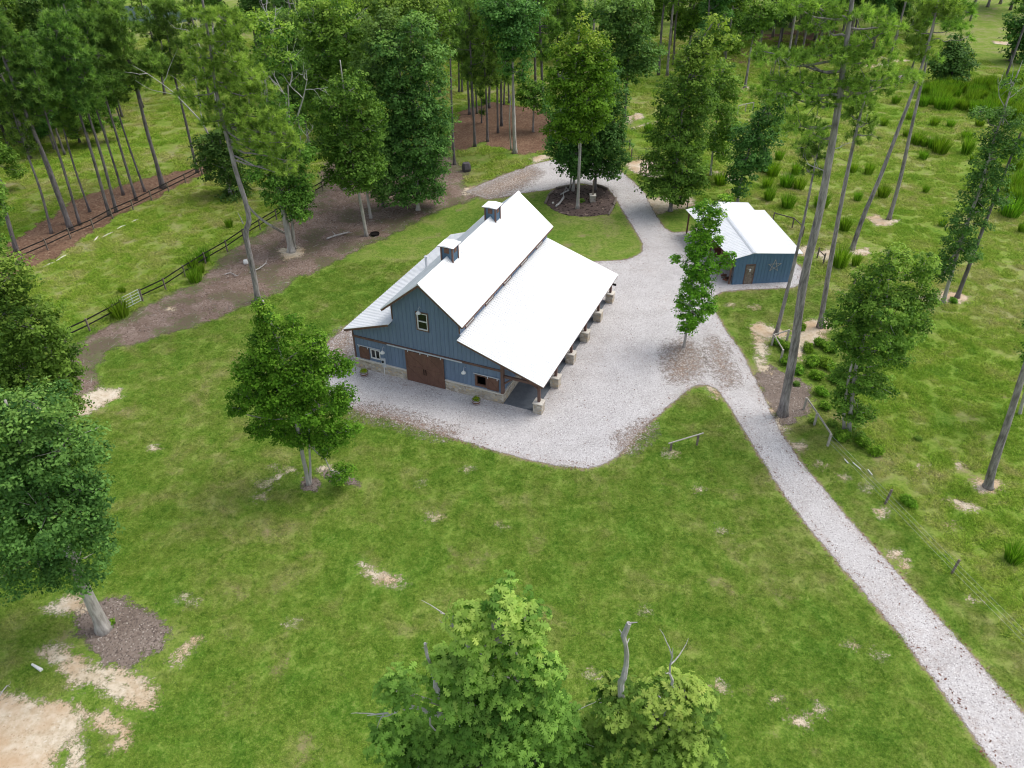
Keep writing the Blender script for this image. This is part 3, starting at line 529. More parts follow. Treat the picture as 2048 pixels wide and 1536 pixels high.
pr = ribbed('porch_roof', (UW1+0.06, 5.33), (16.76, 2.94), v0+0.02, v1, M['roof'], barn, h=0.04); MB().beam((UW1+0.07, 0.0, 5.37), (UW1+0.07, BL, 5.37), 0.16, 0.05).build('flashing', M['roof'], pr)
ll = ribbed('lean_to_roof', (UW0-0.05, 5.31), (-0.40, 3.88), v0+0.05, v1, M['roof_shade'], barn, h=0.03)
# barge boards, purlin ends
def barge(p, q, y, par): MB().beam((p[0], y, p[1]), (q[0], y, q[1]), 0.035, 0.16).build('barge_board', M['brown'], par)
for y_ in (v0+0.03, v1-0.03):
    barge((UR, ZR-0.16), (10.25, 6.45), y_, rm); barge((UR, ZR-0.16), (3.39, 6.45), y_, rn); barge((UW1+0.1, 5.2), (16.7, 2.82), y_+0.02, pr); barge((UW0-0.1, 5.18), (-0.36, 3.75), y_+0.02, ll)
for k in range(6):
    u = 3.55+k*0.58; z = ZR-(UR-u)*0.825-0.17
    MB().box(u-0.04, u+0.04, v0+0.06, 0.0, z-0.09, z+0.03).build('purlin', M['greywood'], rn)
MB().beam((3.4, -0.5, 6.42), (3.4, BL, 6.42), 0.06, 0.14).build('fascia', M['brown'], rn); MB().beam((10.24, -0.5, 6.42), (10.24, BL, 6.42), 0.06, 0.14).build('fascia', M['brown'], rm)
MB().beam((16.7, -0.5, 2.84), (16.7, BL, 2.84), 0.05, 0.14).build('fascia', M['brown'], pr); MB().beam((-0.34, -0.5, 3.76), (-0.34, BL, 3.76), 0.05, 0.12).build('fascia', M['brown'], ll)
# porch: slab, piers, posts, beams, braces
MB().box(BW+0.13, 15.9, -0.05, BL, 0.0, 0.06).build('porch_floor', M['slab'], barn)
MB().box(16.03, 16.27, -0.2, BL, 2.62, 2.86).build('eave_beam', M['trim'], barn)
for i in range(6):
    v = 0.07+i*3.657; p_ = MB().box(15.80, 16.50, v-0.35, v+0.35, 0.0, 0.92).build('pier', M['stone'], barn)
    MB().box(15.76, 16.54, v-0.39, v+0.39, 0.92, 0.985).build('pier_cap', M['cap'], p_)
    MB().box(16.05, 16.25, v-0.1, v+0.1, 0.985, 2.62).build('post', M['trim'], barn)
    bm = MB(); bm.box(BW+0.17, 16.02, v-0.08, v+0.08, 2.42, 2.62); bm.build('cross_beam', M['trim'], barn)
    bm = MB(); bm.tube([(16.15, v, 1.75), (16.0, v, 2.15), (15.7, v, 2.38), (15.35, v, 2.45)], 0.07, 6); bm.build('brace', M['trim'], barn); MB().beam((BW+0.15, v, 1.85), (BW+0.85, v, 2.45), 0.12, 0.12).build('brace', M['trim'], barn)
# cupolas on the ridge
for vc in (4.55, 12.66):
    c_ = MB(); u0, u1, a, b = 6.345, 7.295, vc-0.475, vc+0.475; c_.box(u0, u1, a, b, 8.75, 10.3)
    for k in range(5):
        q = u0+0.12+k*0.178; c_.box(q-.02, q+.02, a-.02, a+.002, 8.8, 10.25); c_.box(q-.02, q+.02, b-.002, b+.02, 8.8, 10.25)
        q = a+0.12+k*0.178; c_.box(u1-.002, u1+.02, q-.02, q+.02, 8.8, 10.25); c_.box(u0-.02, u0+.002, q-.02, q+.02, 8.8, 10.25)
    co = c_.build('cupola', M['cup'], barn)
    for uu in (u0, u1):
        for vv in (a, b): MB().box(uu-0.06, uu+0.06, vv-0.06, vv+0.06, 8.9, 10.3).build('corner_trim', M['trim'], co)
    MB().box(6.62, 7.02, a-0.05, a-0.021, 9.75, 10.15).build('louver', M['brown'], co); MB().box(u1+0.021, u1+0.05, vc-.2, vc+.2, 9.75, 10.15).build('louver', M['brown'], co)
    r_ = MB(); e = 0.70; zz = 10.32; r_.box(UR-e+.02, UR+e-.02, vc-e+.02, vc+e-.02, zz-0.05, zz-0.003)
    r_.build('soffit', M['trim'], co)
    r_ = MB(); r_.add([(UR-e, vc-e, zz), (UR+e, vc-e, zz), (UR+e, vc+e, zz), (UR-e, vc+e, zz), (UR, vc-e+.02, zz+0.09), (UR, vc+e-.02, zz+0.09)], [(0, 1, 4), (2, 3, 5), (1, 2, 5, 4), (3, 0, 4, 5), (3, 2, 1, 0)]); r_.build('cupola_roof', M['roof'], co)
    MB().add([(UR-.5, a-0.16, ZR-.40), (UR+.5, a-0.16, ZR-.40), (UR, a-0.22, ZR+.08), (UR-.5, a, ZR-.38), (UR+.5, a, ZR-.38), (UR, a, ZR+.09)], [(0, 1, 2), (0, 2, 5, 3), (1, 4, 5, 2)]).build('flashing', M['roof_shade'], co)
MB().tube([(1.3, 10.34, 4.2), (1.3, 10.34, 5.5)], 0.11, 10).lathe((1.3, 10.34, 5.5), [(0.17, 0), (0.17, 0.06), (0.03, 0.14)], 12).build('flue_pipe', M['galv'], barn)
# floodlight under the far eave corner
MB().box(16.6, 16.95, BL-1.2, BL-1.05, 2.45, 2.6).build('floodlight', M['dark'], barn)

# barrel planters in front of the barn
def planter(u, v, label, seed):
    cy, sy = math.cos(BYAW), math.sin(BYAW); x, y = BO[0]+u*cy-v*sy, BO[1]+u*sy+v*cy
    root = empty('barrel_planter', (x, y, 0), label=label, cat='planter', group='half barrel planters by the barn wall')
    b_ = MB().lathe((0, 0, 0), [(0.27, 0), (0.33, 0.2), (0.34, 0.40), (0.31, 0.40), (0.30, 0.34)], 18).build('barrel', M['brown'], root)
    MB().lathe((0, 0, 0.10), [(0.312, 0), (0.322, 0.035)], 18).build('hoop', M['galv'], b_); MB().lathe((0, 0, 0.32), [(0.343, 0), (0.345, 0.035)], 18).build('hoop', M['galv'], b_)
    r = np.random.default_rng(seed); n = 420; c = r.normal(0, 1, (n, 3)); c /= np.linalg.norm(c, axis=1)[:, None]; c *= (0.30*r.uniform(0.5, 1.1, n))[:, None]; c[:, 2] = np.abs(c[:, 2])*0.9+0.40
    mk('plant', *quads(r, c, c-np.array([0, 0, 0.3]), 0.085), M['flower'], root, attrs={'tint': ('FACE', r.uniform(0, 1, n)), 'yellowgreen': ('FACE', r.uniform(0, 1, n)**3)})

# ------------------------------------------------------------------ leaves, needles, trees
def nrmz(a): return a/(np.linalg.norm(a, axis=1)[:, None]+1e-9)
def quads(r, c, n, size, asp=0.6):
    """one rhombic leaf per centre c, facing roughly along n"""
    N = len(c); n = nrmz(n+r.normal(0, 0.55, (N, 3))*np.linalg.norm(n, axis=1).mean()); t1 = nrmz(np.cross(n, r.normal(0, 1, (N, 3)))); t2 = np.cross(n, t1)
    s = (size*r.uniform(0.6, 1.25, N))[:, None] if np.isscalar(size) else (size*r.uniform(0.6, 1.25, N))[:, None]
    V = np.stack([c-t1*s*0.5, c+t2*s*asp*0.5-n*s*0.08, c+t1*s*0.5, c-t2*s*asp*0.5-n*s*0.08], 1).reshape(-1, 3)
    return V, np.arange(4*N).reshape(-1, 4)
LOBE = []
for k in range(7):                                   # outline of a lobed oak leaf, stalk at -x
    pass
_lx = [-0.5, -0.32, -0.24, -0.12, 0.0, 0.10, 0.26, 0.28, 0.42, 0.5]; _ly = [0.02, 0.06, 0.20, 0.09, 0.34, 0.12, 0.36, 0.13, 0.20, 0.0]
LOBE = np.array(list(zip(_lx, _ly))+[(x, -y) for x, y in list(zip(_lx, _ly))[-2:0:-1]])
def lobed(r, c, n, size):
    N = len(c); n = nrmz(n+np.array([0, -0.25, 0.5])+r.normal(0, 0.38, (N, 3))); d = r.normal(0, 1, (N, 3)); d[:, 2] -= 0.2; t1 = nrmz(np.cross(n, d)); t2 = np.cross(n, t1); s = (size*r.uniform(0.65, 1.2, N))[:, None, None]
    L = LOBE[None]; V = c[:, None]+(t1[:, None]*L[..., :1]+t2[:, None]*L[..., 1:]-n[:, None]*(np.abs(L[..., 1:])*0.35+L[..., :1]**2*0.35))*s
    m = len(LOBE); ctr = c[:, None]; V = np.concatenate([V, ctr], 1).reshape(-1, 3); b = np.arange(N)[:, None]*(m+1)
    Fc = np.stack([np.stack([b[:, 0]+m, b[:, 0]+k, b[:, 0]+(k+1) % m], 1) for k in range(m)], 1).reshape(-1, 3); return V, Fc, m
def ell(r, n, inner=0.45):
    d = nrmz(r.normal(0, 1, (n, 3))); return d*(r.uniform(inner**3, 1, n)**(1/3))[:, None]
def crown_leaves(r, blobs, cs, leaf, dens, droop=0.15, zr=None, yellowgreen=0.25, leafmesh='q', cover=2.4, inner=0.45):
    """blobs: list of (centre, (rx, ry, rz)). Small sprays of leaves fill each blob's outer volume."""
    cc, oo = [], []
    for c, rad in blobs:
        rad = np.array(rad); area = 4*math.pi*((rad[0]*rad[1])**1.6+(rad[0]*rad[2])**1.6+(rad[1]*rad[2])**1.6)**(1/1.6)/3**(1/1.6)
        n = max(5, int(cover*area/(math.pi*cs*cs))); d = ell(r, n, inner); k = d[:, 2] > -0.75; d = d[k]
        wob = 1+0.22*np.sin(d[:, 0]*5+c[0])*np.sin(d[:, 1]*6+c[1])*np.sin(d[:, 2]*5+c[2]*2)
        cc.append(np.array(c)+d*rad*wob[:, None]*r.uniform(0.86, 1.12, len(d))[:, None]); oo.append(d)
    cc, oo = np.vstack(cc), np.vstack(oo); m = dens; N = len(cc)
    tint_c = r.uniform(0, 1, N); csz = cs*r.uniform(0.6, 1.3, N)
    off = ell(r, N*m, 0.3); rep = np.repeat(np.arange(N), m)
    off[:, 2] = off[:, 2]*0.55 - droop*(off[:, 0]**2+off[:, 1]**2); P_ = cc[rep]+off*csz[rep][:, None]
    nn = oo[rep]*0.55+off*0.5+np.array([0, 0, 0.75])
    z0, z1 = P_[:, 2].min(), P_[:, 2].max(); hgt = (P_[:, 2]-z0)/(z1-z0+1e-6)
    tint = np.clip(0.68*tint_c[rep]+0.32*r.uniform(0, 1, N*m), 0, 1); yg = np.clip((hgt-0.62)*2.2, 0, 1)*yellowgreen*3*(tint_c[rep] > 0.35)*r.uniform(0.3, 1, N*m)+(r.uniform(0, 1, N*m) > 0.985)*0.6  # yellow-green increases towards the crown top; a few leaves get it at random
    if leafmesh == 'q':
        V, Fc = quads(r, P_, nn, leaf); k = 1
    else:
        V, Fc, k = lobed(r, P_, nn, leaf)
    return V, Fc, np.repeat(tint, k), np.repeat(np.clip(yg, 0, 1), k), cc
def needle_mesh(r, blobs, cs, ln, wd, dens, yellowgreen=0.2, cover=1.4):
    cc, up = [], []
    for c, rad in blobs:
        rad = np.array(rad); area = 3.4*math.pi*(rad[0]*rad[1]+0.6*rad[0]*rad[2]+0.6*rad[1]*rad[2])/2
        n = max(5, int(cover*area/(math.pi*cs*cs))); d = ell(r, n, 0.25); d = d[d[:, 2] > -0.55]
        cc.append(np.array(c)+d*rad*r.uniform(0.8, 1.2, len(d))[:, None]); up.append(d)
    cc, up = np.vstack(cc), np.vstack(up); N = len(cc); rep = np.repeat(np.arange(N), dens)
    ax = nrmz(up*0.7+np.array([0, 0, 0.6])+r.normal(0, 0.3, (N, 3))); d = nrmz(ax[rep]*0.62+r.normal(0, 0.60, (N*dens, 3)))
    L = (ln*r.uniform(0.7, 1.2, N*dens))[:, None]; st = cc[rep]+ax[rep]*(r.uniform(-0.35, 0.35, N*dens)*cs)[:, None]; sd_ = nrmz(np.cross(d, r.normal(0, 1, d.shape)))*wd/2
    V = np.stack([st-sd_, st+sd_, st+d*L+np.array([0, 0, -0.04])], 1).reshape(-1, 3)
    tc = r.uniform(0, 1, N); tint = np.clip(0.72*tc[rep]+0.28*r.uniform(0, 1, len(rep)), 0, 1); yg = (tc[rep] > 0.7)*yellowgreen*r.uniform(0.3, 1, len(rep))
    return V, np.arange(len(V)).reshape(-1, 3), tint, yg, cc
def smooth_path(pts, k=5):
    pts = [Vector(p) for p in pts]
    if len(pts) < 3: return [pts[0].lerp(pts[-1], i/6) for i in range(7)]
    out = []
    for i in range(len(pts)-1):
        p0, p1, p2, p3 = pts[max(i-1, 0)], pts[i], pts[i+1], pts[min(i+2, len(pts)-1)]
        for j in range(k):
            t = j/k; out.append(0.5*((2*p1)+(p2-p0)*t+(2*p0-5*p1+4*p2-p3)*t*t+(3*p1-p0-3*p2+p3)*t**3))
    return out+[pts[-1]]
def limb(m, r, a, b, ra, rb, sag=0.12, n=5, sides=5):
    a, b = Vector(a), Vector(b); L = (b-a).length; mid = [a.lerp(b, i/n)+Vector(r.normal(0, 0.03*L, 3))*(0 < i < n)+Vector((0, 0, -sag*L*math.sin(math.pi*i/n))) for i in range(n+1)]
    m.tube(mid, [ra+(rb-ra)*i/n for i in range(n+1)], sides); return mid
def dead_branch(m, r, p, d, L, rad, depth_=2):
    if depth_ < 0:                                   # a broken snag: thick, knobbly, with short spurs
        p, d = Vector(p), Vector(d).normalized(); pts = [p+d*L*i/9+Vector(r.normal(0, 0.012*L, 3))*(0 < i < 9) for i in range(10)]
        m.tube(pts, [rad*(1-.055*i)*r.uniform(.85, 1.18) for i in range(10)], 8, .12, r)
        for q in pts[2:]: e = Vector(r.normal(0, 1, 3)); m.tube([q, q+e.normalized()*rad*r.uniform(1.2, 2.4)], [rad*.25, rad*.08], 5)
        return
    pts = [Vector(p)]; d = Vector(d).normalized()
    for i in range(5): d = (d+Vector(r.normal(0, 0.16, 3))+Vector((0, 0, 0.05))).normalized(); pts.append(pts[-1]+d*L/5)
    m.tube(pts, [rad*(1-0.16*i) for i in range(6)], 5)
    if depth_:
        for q in pts[2:5]: dead_branch(m, r, q, d+Vector(r.normal(0, 0.7, 3)), L*0.5, rad*0.5, depth_-1)
def build_tree(name, root, kind, path, r0, r1, blobs, seed, leafm, barkm, cs, leaf, dens, limbs=True, yellowgreen=0.25, extra_trunks=(), dead=(), cover=2.4, leafmesh='q', flare=1.5, dead_mat='dead', wd=None, inner=0.45):
    """path, blobs relative to root"""
    r = np.random.default_rng(seed); tr = MB(); pts = smooth_path(path); n = len(pts)
    z0 = pts[0].z; zt = pts[-1].z; rr = [r0+(r1-r0)*(i/(n-1)) for i in range(n)]; rr[0] *= flare; rr[1] *= 1+(flare-1)*0.25
    tr.tube(pts, rr, 9, 0.06, r)
    for pth, ra, rb in extra_trunks:
        q = smooth_path(pth); tr.tube(q, [ra*(1.3 if i == 0 else 1)+(rb-ra)*i/(len(q)-1) for i in range(len(q))], 8, 0.06, r)
    if kind == 'pine': V, Fc, ti, yo, cc = needle_mesh(r, blobs, cs, leaf, wd, dens, yellowgreen, cover)
    else: V, Fc, ti, yo, cc = crown_leaves(r, blobs, cs, leaf, dens, yellowgreen=yellowgreen, leafmesh=leafmesh, cover=cover, inner=inner)
    if limbs:
        P3 = np.array([tuple(p) for p in pts])
        for c, rad in blobs:
            tz = c[2]-0.45*np.hypot(c[0]-P3[0, 0], c[1]-P3[0, 1])*(1.0 if kind != 'pine' else (-0.45 if seed == 38 else 0.2)); tz = max(tz, z0+0.3*(zt-z0)); i = int(np.abs(P3[:, 2]-tz).argmin()); a = P3[i]
            if np.linalg.norm(np.array(c)-a) > 0.25: limb(tr, r, a, c, rr[i]*0.5+0.01, 0.025, 0.08)
            near = cc[np.linalg.norm(cc-np.array(c), axis=1) < max(rad)*1.05]
            for q in near[r.permutation(len(near))[:7 if kind == 'pine' else 10]]: limb(tr, r, c, q, 0.03, 0.01, 0.02, 3, 4)
    to = mk('trunk', tr.v, tr.f, M[barkm], root); to.data.polygons.foreach_set('use_smooth', [True]*len(to.data.polygons))
    co = mk('crown', V, Fc, M[leafm], root, attrs={'tint': ('FACE', ti), 'yellowgreen': ('FACE', yo)})
    if dead:
        for p, d, L, rad, k in dead: dm = MB(); dead_branch(dm, r, p, d, L, rad, k); mk('dead_branch', dm.v, dm.f, M[dead_mat], root)
    return root
def blob3(px, py, rx, ry, Y, thick=1.0, grow=1.0):
    rx, ry = rx*grow, ry*grow; c = PY(px, py, Y); dp = depth(c); a = rx*dp/F; el = math.atan2(CH-c[2], math.hypot(c[0], c[1])); h = ry*dp/F
    ry_ = min(a*thick, 3.4); rz = math.sqrt(max(h*h-(ry_*math.sin(el))**2, (0.4*h)**2))/math.cos(el); return c, (a, ry_, rz)
LEAFSET = {'b': ('leaf', 'pale_bark'), 'd': ('leaf_dark', 'dark_bark'), 'y': ('leaf_bright', 'pale_bark')}
def photo_tree(name, label, cat, base, path, blobs, r0, kind='b', leafm=None, barkm=None, seed=0, group=None, leaf=None, cs=None, dens=26, thick=1.0, trunks=(), dead=(), world_base=None, jit=0.5, cover=None, yellowgreen=0.25, leafmesh='q', flare=1.5, r1=None, inner=0.45):
    """an individual tree: base on the ground, trunk and boughs where they stand, each bough a rounded volume"""
    r = np.random.default_rng(seed+99); B = np.array(world_base) if world_base is not None else G(*base); Yb = B[1]
    root = empty(name, tuple(B), label=label, cat=cat, group=group)
    pp = [(0, 0, -0.12)]+[tuple(PY(x, y, Yb)-B) for x, y in path]
    bl = []
    for b in blobs:
        c, rad = blob3(b[0], b[1], b[2], b[3], Yb, thick, 1.06 if kind == 'pine' and seed in (8, 9, 10, 11, 12, 38) else 1.0 if kind == 'pine' or leafmesh != 'q' or seed == 7 else 1.13); c = c.copy(); c[1] += rad[1]*0.4 if seed in (8, 9, 10, 11, 12) else 0; c[1] += r.uniform(-jit, jit)*rad[1]*0.6; bl.append((tuple(c-B), rad))
    xt = [([tuple(G(*p[0])-B)]+[tuple(PY(x, y, Yb)-B) for x, y in p[1:]], ra, rb) for p, ra, rb in trunks]
    dd = []
    for p, q, rad, k in dead:
        a, b = PY(*p, Yb)-B, PY(*q, Yb)-B; dd.append((tuple(a), tuple(b-a), float(np.linalg.norm(b-a)), rad, k))
    dist = math.hypot(Yb, CH*0.6); lm, bm = (leafm or ('needle' if kind == 'pine' else 'leaf')), (barkm or 'pine_bark')
    if kind == 'pine':
        sz = leaf or max(0.30, dist*0.0058); c_s = cs or max(0.28, dist*0.0048); wd = max(0.03, dist*0.00075)
        build_tree(name, root, 'pine', pp, r0*1.15, r1 or r0*0.3, bl, seed, lm, bm, c_s*1.25, sz*1.1, dens+8, True, yellowgreen, xt, dd, cover or (1.6 if seed in (8, 9, 10, 11, 12, 38) else 1.5), wd=wd, flare=flare)
    else:
        sz = leaf or max(0.19, dist*0.0037); c_s = cs or max(0.45, dist*0.0080)
        build_tree(name, root, 'leafy', pp, r0, r1 or 0.05, bl, seed, lm, bm, c_s, sz, dens, True, yellowgreen, xt, dd, cover or 2.5, leafmesh=leafmesh, flare=flare, inner=inner)
    return root
def copy_tree(o, loc, rz, s, label, group, sz=None):
    r_ = o.copy(); C.objects.link(r_); r_.location = loc; r_.rotation_euler = (0, 0, rz); r_.scale = (s, s, sz or s); r_['label'] = label; r_['group'] = group
    for ch in o.children: c_ = ch.copy(); C.objects.link(c_); c_.parent = r_
    return r_
M['flower'] = foliage('yellow_green_plant', (0.09, 0.22, 0.01), (0.24, 0.42, 0.02), (0.55, 0.50, 0.03), 0.25)
planter(1.25, -0.95, 'half barrel planter with yellow green plants at the window end by the meter box', 3)
planter(11.3, -0.85, 'half barrel planter with yellow green plants below the open window', 4)

# ------------------------------------------------------------------ storage shed
SO, SY = (21.478, 66.578, 0), 0.09109
sh = empty('storage_shed', SO, SY, label='small blue metal shed with ribbed white roof beside the gravel yard', cat='shed')
def zr_(u): return 3.36-(1.6-u)*0.28 if u < 1.6 else 3.36-(u-1.6)*0.055
m = MB(); d0, d1, dz = 1.16, 1.95, 2.05
for a, b, z in ((0, d0, 0), (d0, d1, dz), (d1, 5.92, 0)):
    if a < 1.6 < b: m.poly([(a, 0, z), (b, 0, z), (b, 0, zr_(b)-.07), (1.6, 0, zr_(1.6)-.07), (a, 0, zr_(a)-.07)], (0, .1, 0))
    else: m.poly([(a, 0, z), (b, 0, z), (b, 0, zr_(b)-.07), (a, 0, zr_(a)-.07)], (0, .1, 0))
u = 0.08
while u < 5.9:
    if not d0-.05 < u < d1+.05: m.box(u-.02, u+.02, -.03, .002, 0.02, zr_(u)-.09)
    elif u: m.box(u-.02, u+.02, -.03, .002, dz+.08, zr_(u)-.09)
    u += 0.335
m.build('wall', M['shed_blue'], sh)
m = MB(); m.box(5.82, 5.92, .1, 10.1, 0, 3.04); m.box(4.9, 5.0, 10.1, 12.2, 0, 3.08); m.box(5.0, 5.82, 10.02, 10.1, 0, 3.04); m.build('wall', M['shed_blue'], sh)
m = MB(); m.box(0.9, 4.9, 12.1, 12.2, 0, 3.1); m.build('wall', M['shed_blue'], sh)
m = MB(); m.box(1.6, 1.7, .1, 6.0, 0, 3.2); m.box(0.1, 1.6, 5.95, 6.05, 0, 2.9); m.box(0.6, 0.7, 6.05, 12.1, 0, 2.9); m.box(0.02, 0.06, 1.6, 3.4, 1.0, 2.6); m.build('plank_wall', M['rust'], sh)
for v in (0.12, 2.6, 5.2, 8.0, 11.6):
    e = -.3-v*.085; MB().box(e, e+.14, v, v+.14, 0, 2.62).build('post', M['brown'], sh)
MB().beam((-.3, .2, 2.66), (-1.28, 11.8, 2.6), .1, .16).build('eave_beam', M['brown'], sh)
def ribq(name, A_, B_, Cq, D_, mat, par, pitch=.30, h=.032, th=.04):
    # quad A-B (upper edge, near->far), D-C (lower edge); ribs run from upper to lower edge
    A_, B_, Cq, D_ = map(Vector, (A_, B_, Cq, D_)); L = (B_-A_).length; nrm = (B_-A_).cross(D_-A_).normalized(); nrm = nrm if nrm.z > 0 else -nrm
    ts, hs, s_ = [0], [0], pitch/2
    while s_ < L-.05: ts += [(s_+q)/L for q in (-.035, -.015, .015, .035)]; hs += [0, h, h, 0]; s_ += pitch
    ts.append(1); hs.append(0); n = len(ts); V = [A_.lerp(B_, t)+nrm*q for t, q in zip(ts, hs)]+[D_.lerp(Cq, t)+nrm*q for t, q in zip(ts, hs)]; b = 2*n; V += [p-nrm*th for p in (A_, B_, D_, Cq)]
    Fc = [(i, i+1, n+i+1, n+i) for i in range(n-1)]+[(b, b+2, b+3, b+1), tuple([b, b+1]+list(range(n-1, -1, -1))), tuple([b+3, b+2]+list(range(n, 2*n))), (0, n, b+2, b), (n-1, b+1, b+3, 2*n-1)]
    return mk(name, V, Fc, mat, par)
r1_ = ribq('roof', (1.6, -.12, 3.37), (1.6, 10.25, 3.37), (6.48, 10.25, 3.09), (6.48, -.12, 3.09), M['roof'], sh)
ribq('roof', (1.6, 10.26, 3.38), (1.7, 12.35, 3.38), (5.42, 12.35, 3.12), (5.42, 10.26, 3.12), M['roof'], sh)
r2_ = ribq('roof', (1.6, -.12, 3.365), (1.68, 12.35, 3.375), (-1.52, 12.1, 2.72), (-.45, -.12, 2.80), M['roof_shade'], sh)
MB().poly([(1.45, -.14, 3.345), (1.6, -.14, 3.41), (1.85, -.14, 3.385), (1.85, -.14, 3.40), (1.6, -.14, 3.43), (1.45, -.14, 3.36)], (0.05, 12.5, 0)).build('ridge_cap', M['galv'], r1_)
dm = MB(); 
for k in range(5): dm.box(d0+.02+k*.152, d0+.165+k*.152, -.03, .05, .02, 2.0)
dm.box(d0+.03, d1-.03, -.045, -.031, .5, .6); dm.box(d0+.03, d1-.03, -.045, -.031, 1.3, 1.4)
do = dm.build('door', M['oldwood'], sh); MB().box(d1-.14, d1-.09, -.1, -.046, 1.0, 1.16).build('handle', M['dark'], do)
fr = MB(); fr.box(d0-.09, d0, -.04, -.001, 0, 2.14); fr.box(d1, d1+.09, -.04, -.001, 0, 2.14); fr.box(d0, d1, -.04, -.001, 2.04, 2.14); fr.build('door_frame', M['trim'], sh)
def sw(u, v, z=0): cy, sy = math.cos(SY), math.sin(SY); return (SO[0]+u*cy-v*sy, SO[1]+u*sy+v*cy, z)
st = empty('wall_star', sw(3.9, -.06, 1.9), SY, label='thin pale five pointed star hanging on the blue shed wall', cat='star ornament')
pt = [(0.68*math.sin(2*math.pi*k/5), 0.66*math.cos(2*math.pi*k/5)) for k in range(5)]
for k in range(5): a, b = pt[k], pt[(k+2) % 5]; MB().beam((a[0], -.01*(k % 2)-.02*(k//2), a[1]), (b[0], -.01*(k % 2)-.02*(k//2), b[1]), .025, .036, up=(0, 0, 1) if abs(a[1]-b[1]) < .6 else (1, 0, 0)).build('bar', M['greywood'], st)
sk = empty('longhorn_skull', sw(1.52, -.1, 1.55), SY, label='white horned animal skull fixed on the shed door', cat='skull')
MB().lathe((0, -.02, -.17), [(.03, 0), (.05, .05), (.06, .15), (.085, .25), (.06, .31)], 10).build('skull', M['white'], sk)
for s_ in (-1, 1): MB().tube([(s_*.06, -.02, .08), (s_*.17, -.02, .09), (s_*.24, -.03, .2)], [.022, .018, .006], 6).build('horn', M['greywood'], sk)
# clutter beside the shed
pal = empty('wooden_pallet', sw(-.7, 2.2, 0.02), SY+.2, label='grey slatted pallet leaning at the open side of the shed', cat='pallet')
pal.rotation_euler = (R(-52), 0, SY+1.2)
for k in range(8): MB().box(-.6+k*.165, -.6+k*.165+.1, 0, 1.1, .09, .11).build('slat', M['greywood'], pal)
for k in range(3): MB().box(-.6, .655, .02+k*.5, .09+k*.5, 0, .088).build('runner', M['oldwood'], pal)
rr_ = np.random.default_rng(77)
for i in range(9):
    a = sw(-.1+rr_.uniform(-.5, .3), .5+rr_.uniform(0, 1.3)); l_ = MB(); an = rr_.uniform(0, 3.1); L_ = rr_.uniform(.4, .8); z = .09+(i//4)*.16
    l_.tube([(a[0]-math.cos(an)*L_/2, a[1]-math.sin(an)*L_/2, z), (a[0]+math.cos(an)*L_/2, a[1]+math.sin(an)*L_/2, z+rr_.uniform(-.03, .08))], .08, 7)
    l_.build('firewood_log', M['oldwood' if i % 2 else 'rust'], None, label='split brown log in the loose heap at the open front corner of the shed', cat='log', group='firewood heap at the shed corner')

# ------------------------------------------------------------------ fences, gates, posts
def rail_fence(name, posts, label, rails=(0.62, 1.15), h=1.3, mat='fence', skip=(), pw_=.12, cat='fence', rh=.11, group=None):
    P3 = [G(*p) for p in posts]; o = empty(name, tuple(P3[0]), label=label, cat=cat, group=group); B = P3[0]
    for p in P3: q = p-B; MB().box(q[0]-pw_/2, q[0]+pw_/2, q[1]-pw_/2, q[1]+pw_/2, -.05, h).build('post', M['oldwood' if mat == 'fence' else mat], o)
    for i in range(len(P3)-1):
        if i in skip: continue
        a, b = P3[i]-B, P3[i+1]-B; d = (b-a)/np.linalg.norm(b-a)*pw_*.5
        for z in rails: MB().beam((a[0]+d[0], a[1]+d[1], z), (b[0]-d[0], b[1]-d[1], z), .05, rh).build('rail', M[mat], o)
    return o
rail_fence('rail_fence', [(-40, 565), (4, 543), (46, 522), (96, 500), (142, 478), (188, 459), (226, 438), (267, 420), (304, 401), (338, 384), (372, 367), (405, 350), (440, 336), (480, 325), (520, 318)], 'long black two rail fence below the pine row at the left', mat='fence')
rail_fence('rail_fence', [(80, 706), (132, 685), (180, 662), (232, 634), (248, 624)], 'short black fence stretch left of the silver gate, ending in tall grass')
rail_fence('rail_fence', [(286, 602), (332, 580), (371, 554), (412, 528), (455, 503), (488, 480), (521, 460), (554, 440), (600, 408), (646, 382), (669, 362)], 'black two rail fence from the silver gate past the crooked pine to the leaf wall')
def field_gate(a, b, h, mat, label, zs, tilt=0):
    A_, B_ = G(*a), G(*b); o = empty('field_gate', tuple(A_), label=label, cat='gate'); q = B_-A_; m = MB(); rad = .03
    m.tube([(0, 0, .15), (0, 0, h)], rad, 6); m.tube([(q[0], q[1], .15), (q[0], q[1], h)], rad, 6); m.tube([(q[0]/2, q[1]/2, .15), (q[0]/2, q[1]/2, h)], rad, 6); fo = m.build('frame', M[mat], o)
    for k in range(zs):
        z = .18+(h-.2)*k/(zs-1); MB().tube([(0, 0, z), (q[0], q[1], z)], .02, 6).build('bar', M[mat], o)
field_gate((252, 620), (283, 604), 1.35, 'galv', 'silver tube gate in the left black fence beside tall grass', 5)
field_gate((1263, 318), (1318, 318), 1.5, 'green_metal', 'dark green tube gate across the drive above the round bed', 6)
rail_fence('wood_fence', [(1245, 300), (1258, 300), (1262, 321)], 'short wooden rail stub beside the dark green gate', rails=(1.2,), mat='oldwood', h=1.5)
rail_fence('wood_fence', [(1281, 345), (1291, 354)], 'pair of wooden posts with one rail below the green gate', rails=(1.0,), mat='oldwood', h=1.3)
rail_fence('wood_fence', [(1475, 228), (1490, 224), (1505, 221)], 'grey wooden rail fence piece in the far right meadow', rails=(1.25,), mat='greywood', h=1.3)
rail_fence('wood_fence', [(1366, 410), (1374, 417)], 'short pair of posts near the back of the shed', rails=(1.3,), mat='oldwood', h=1.35)
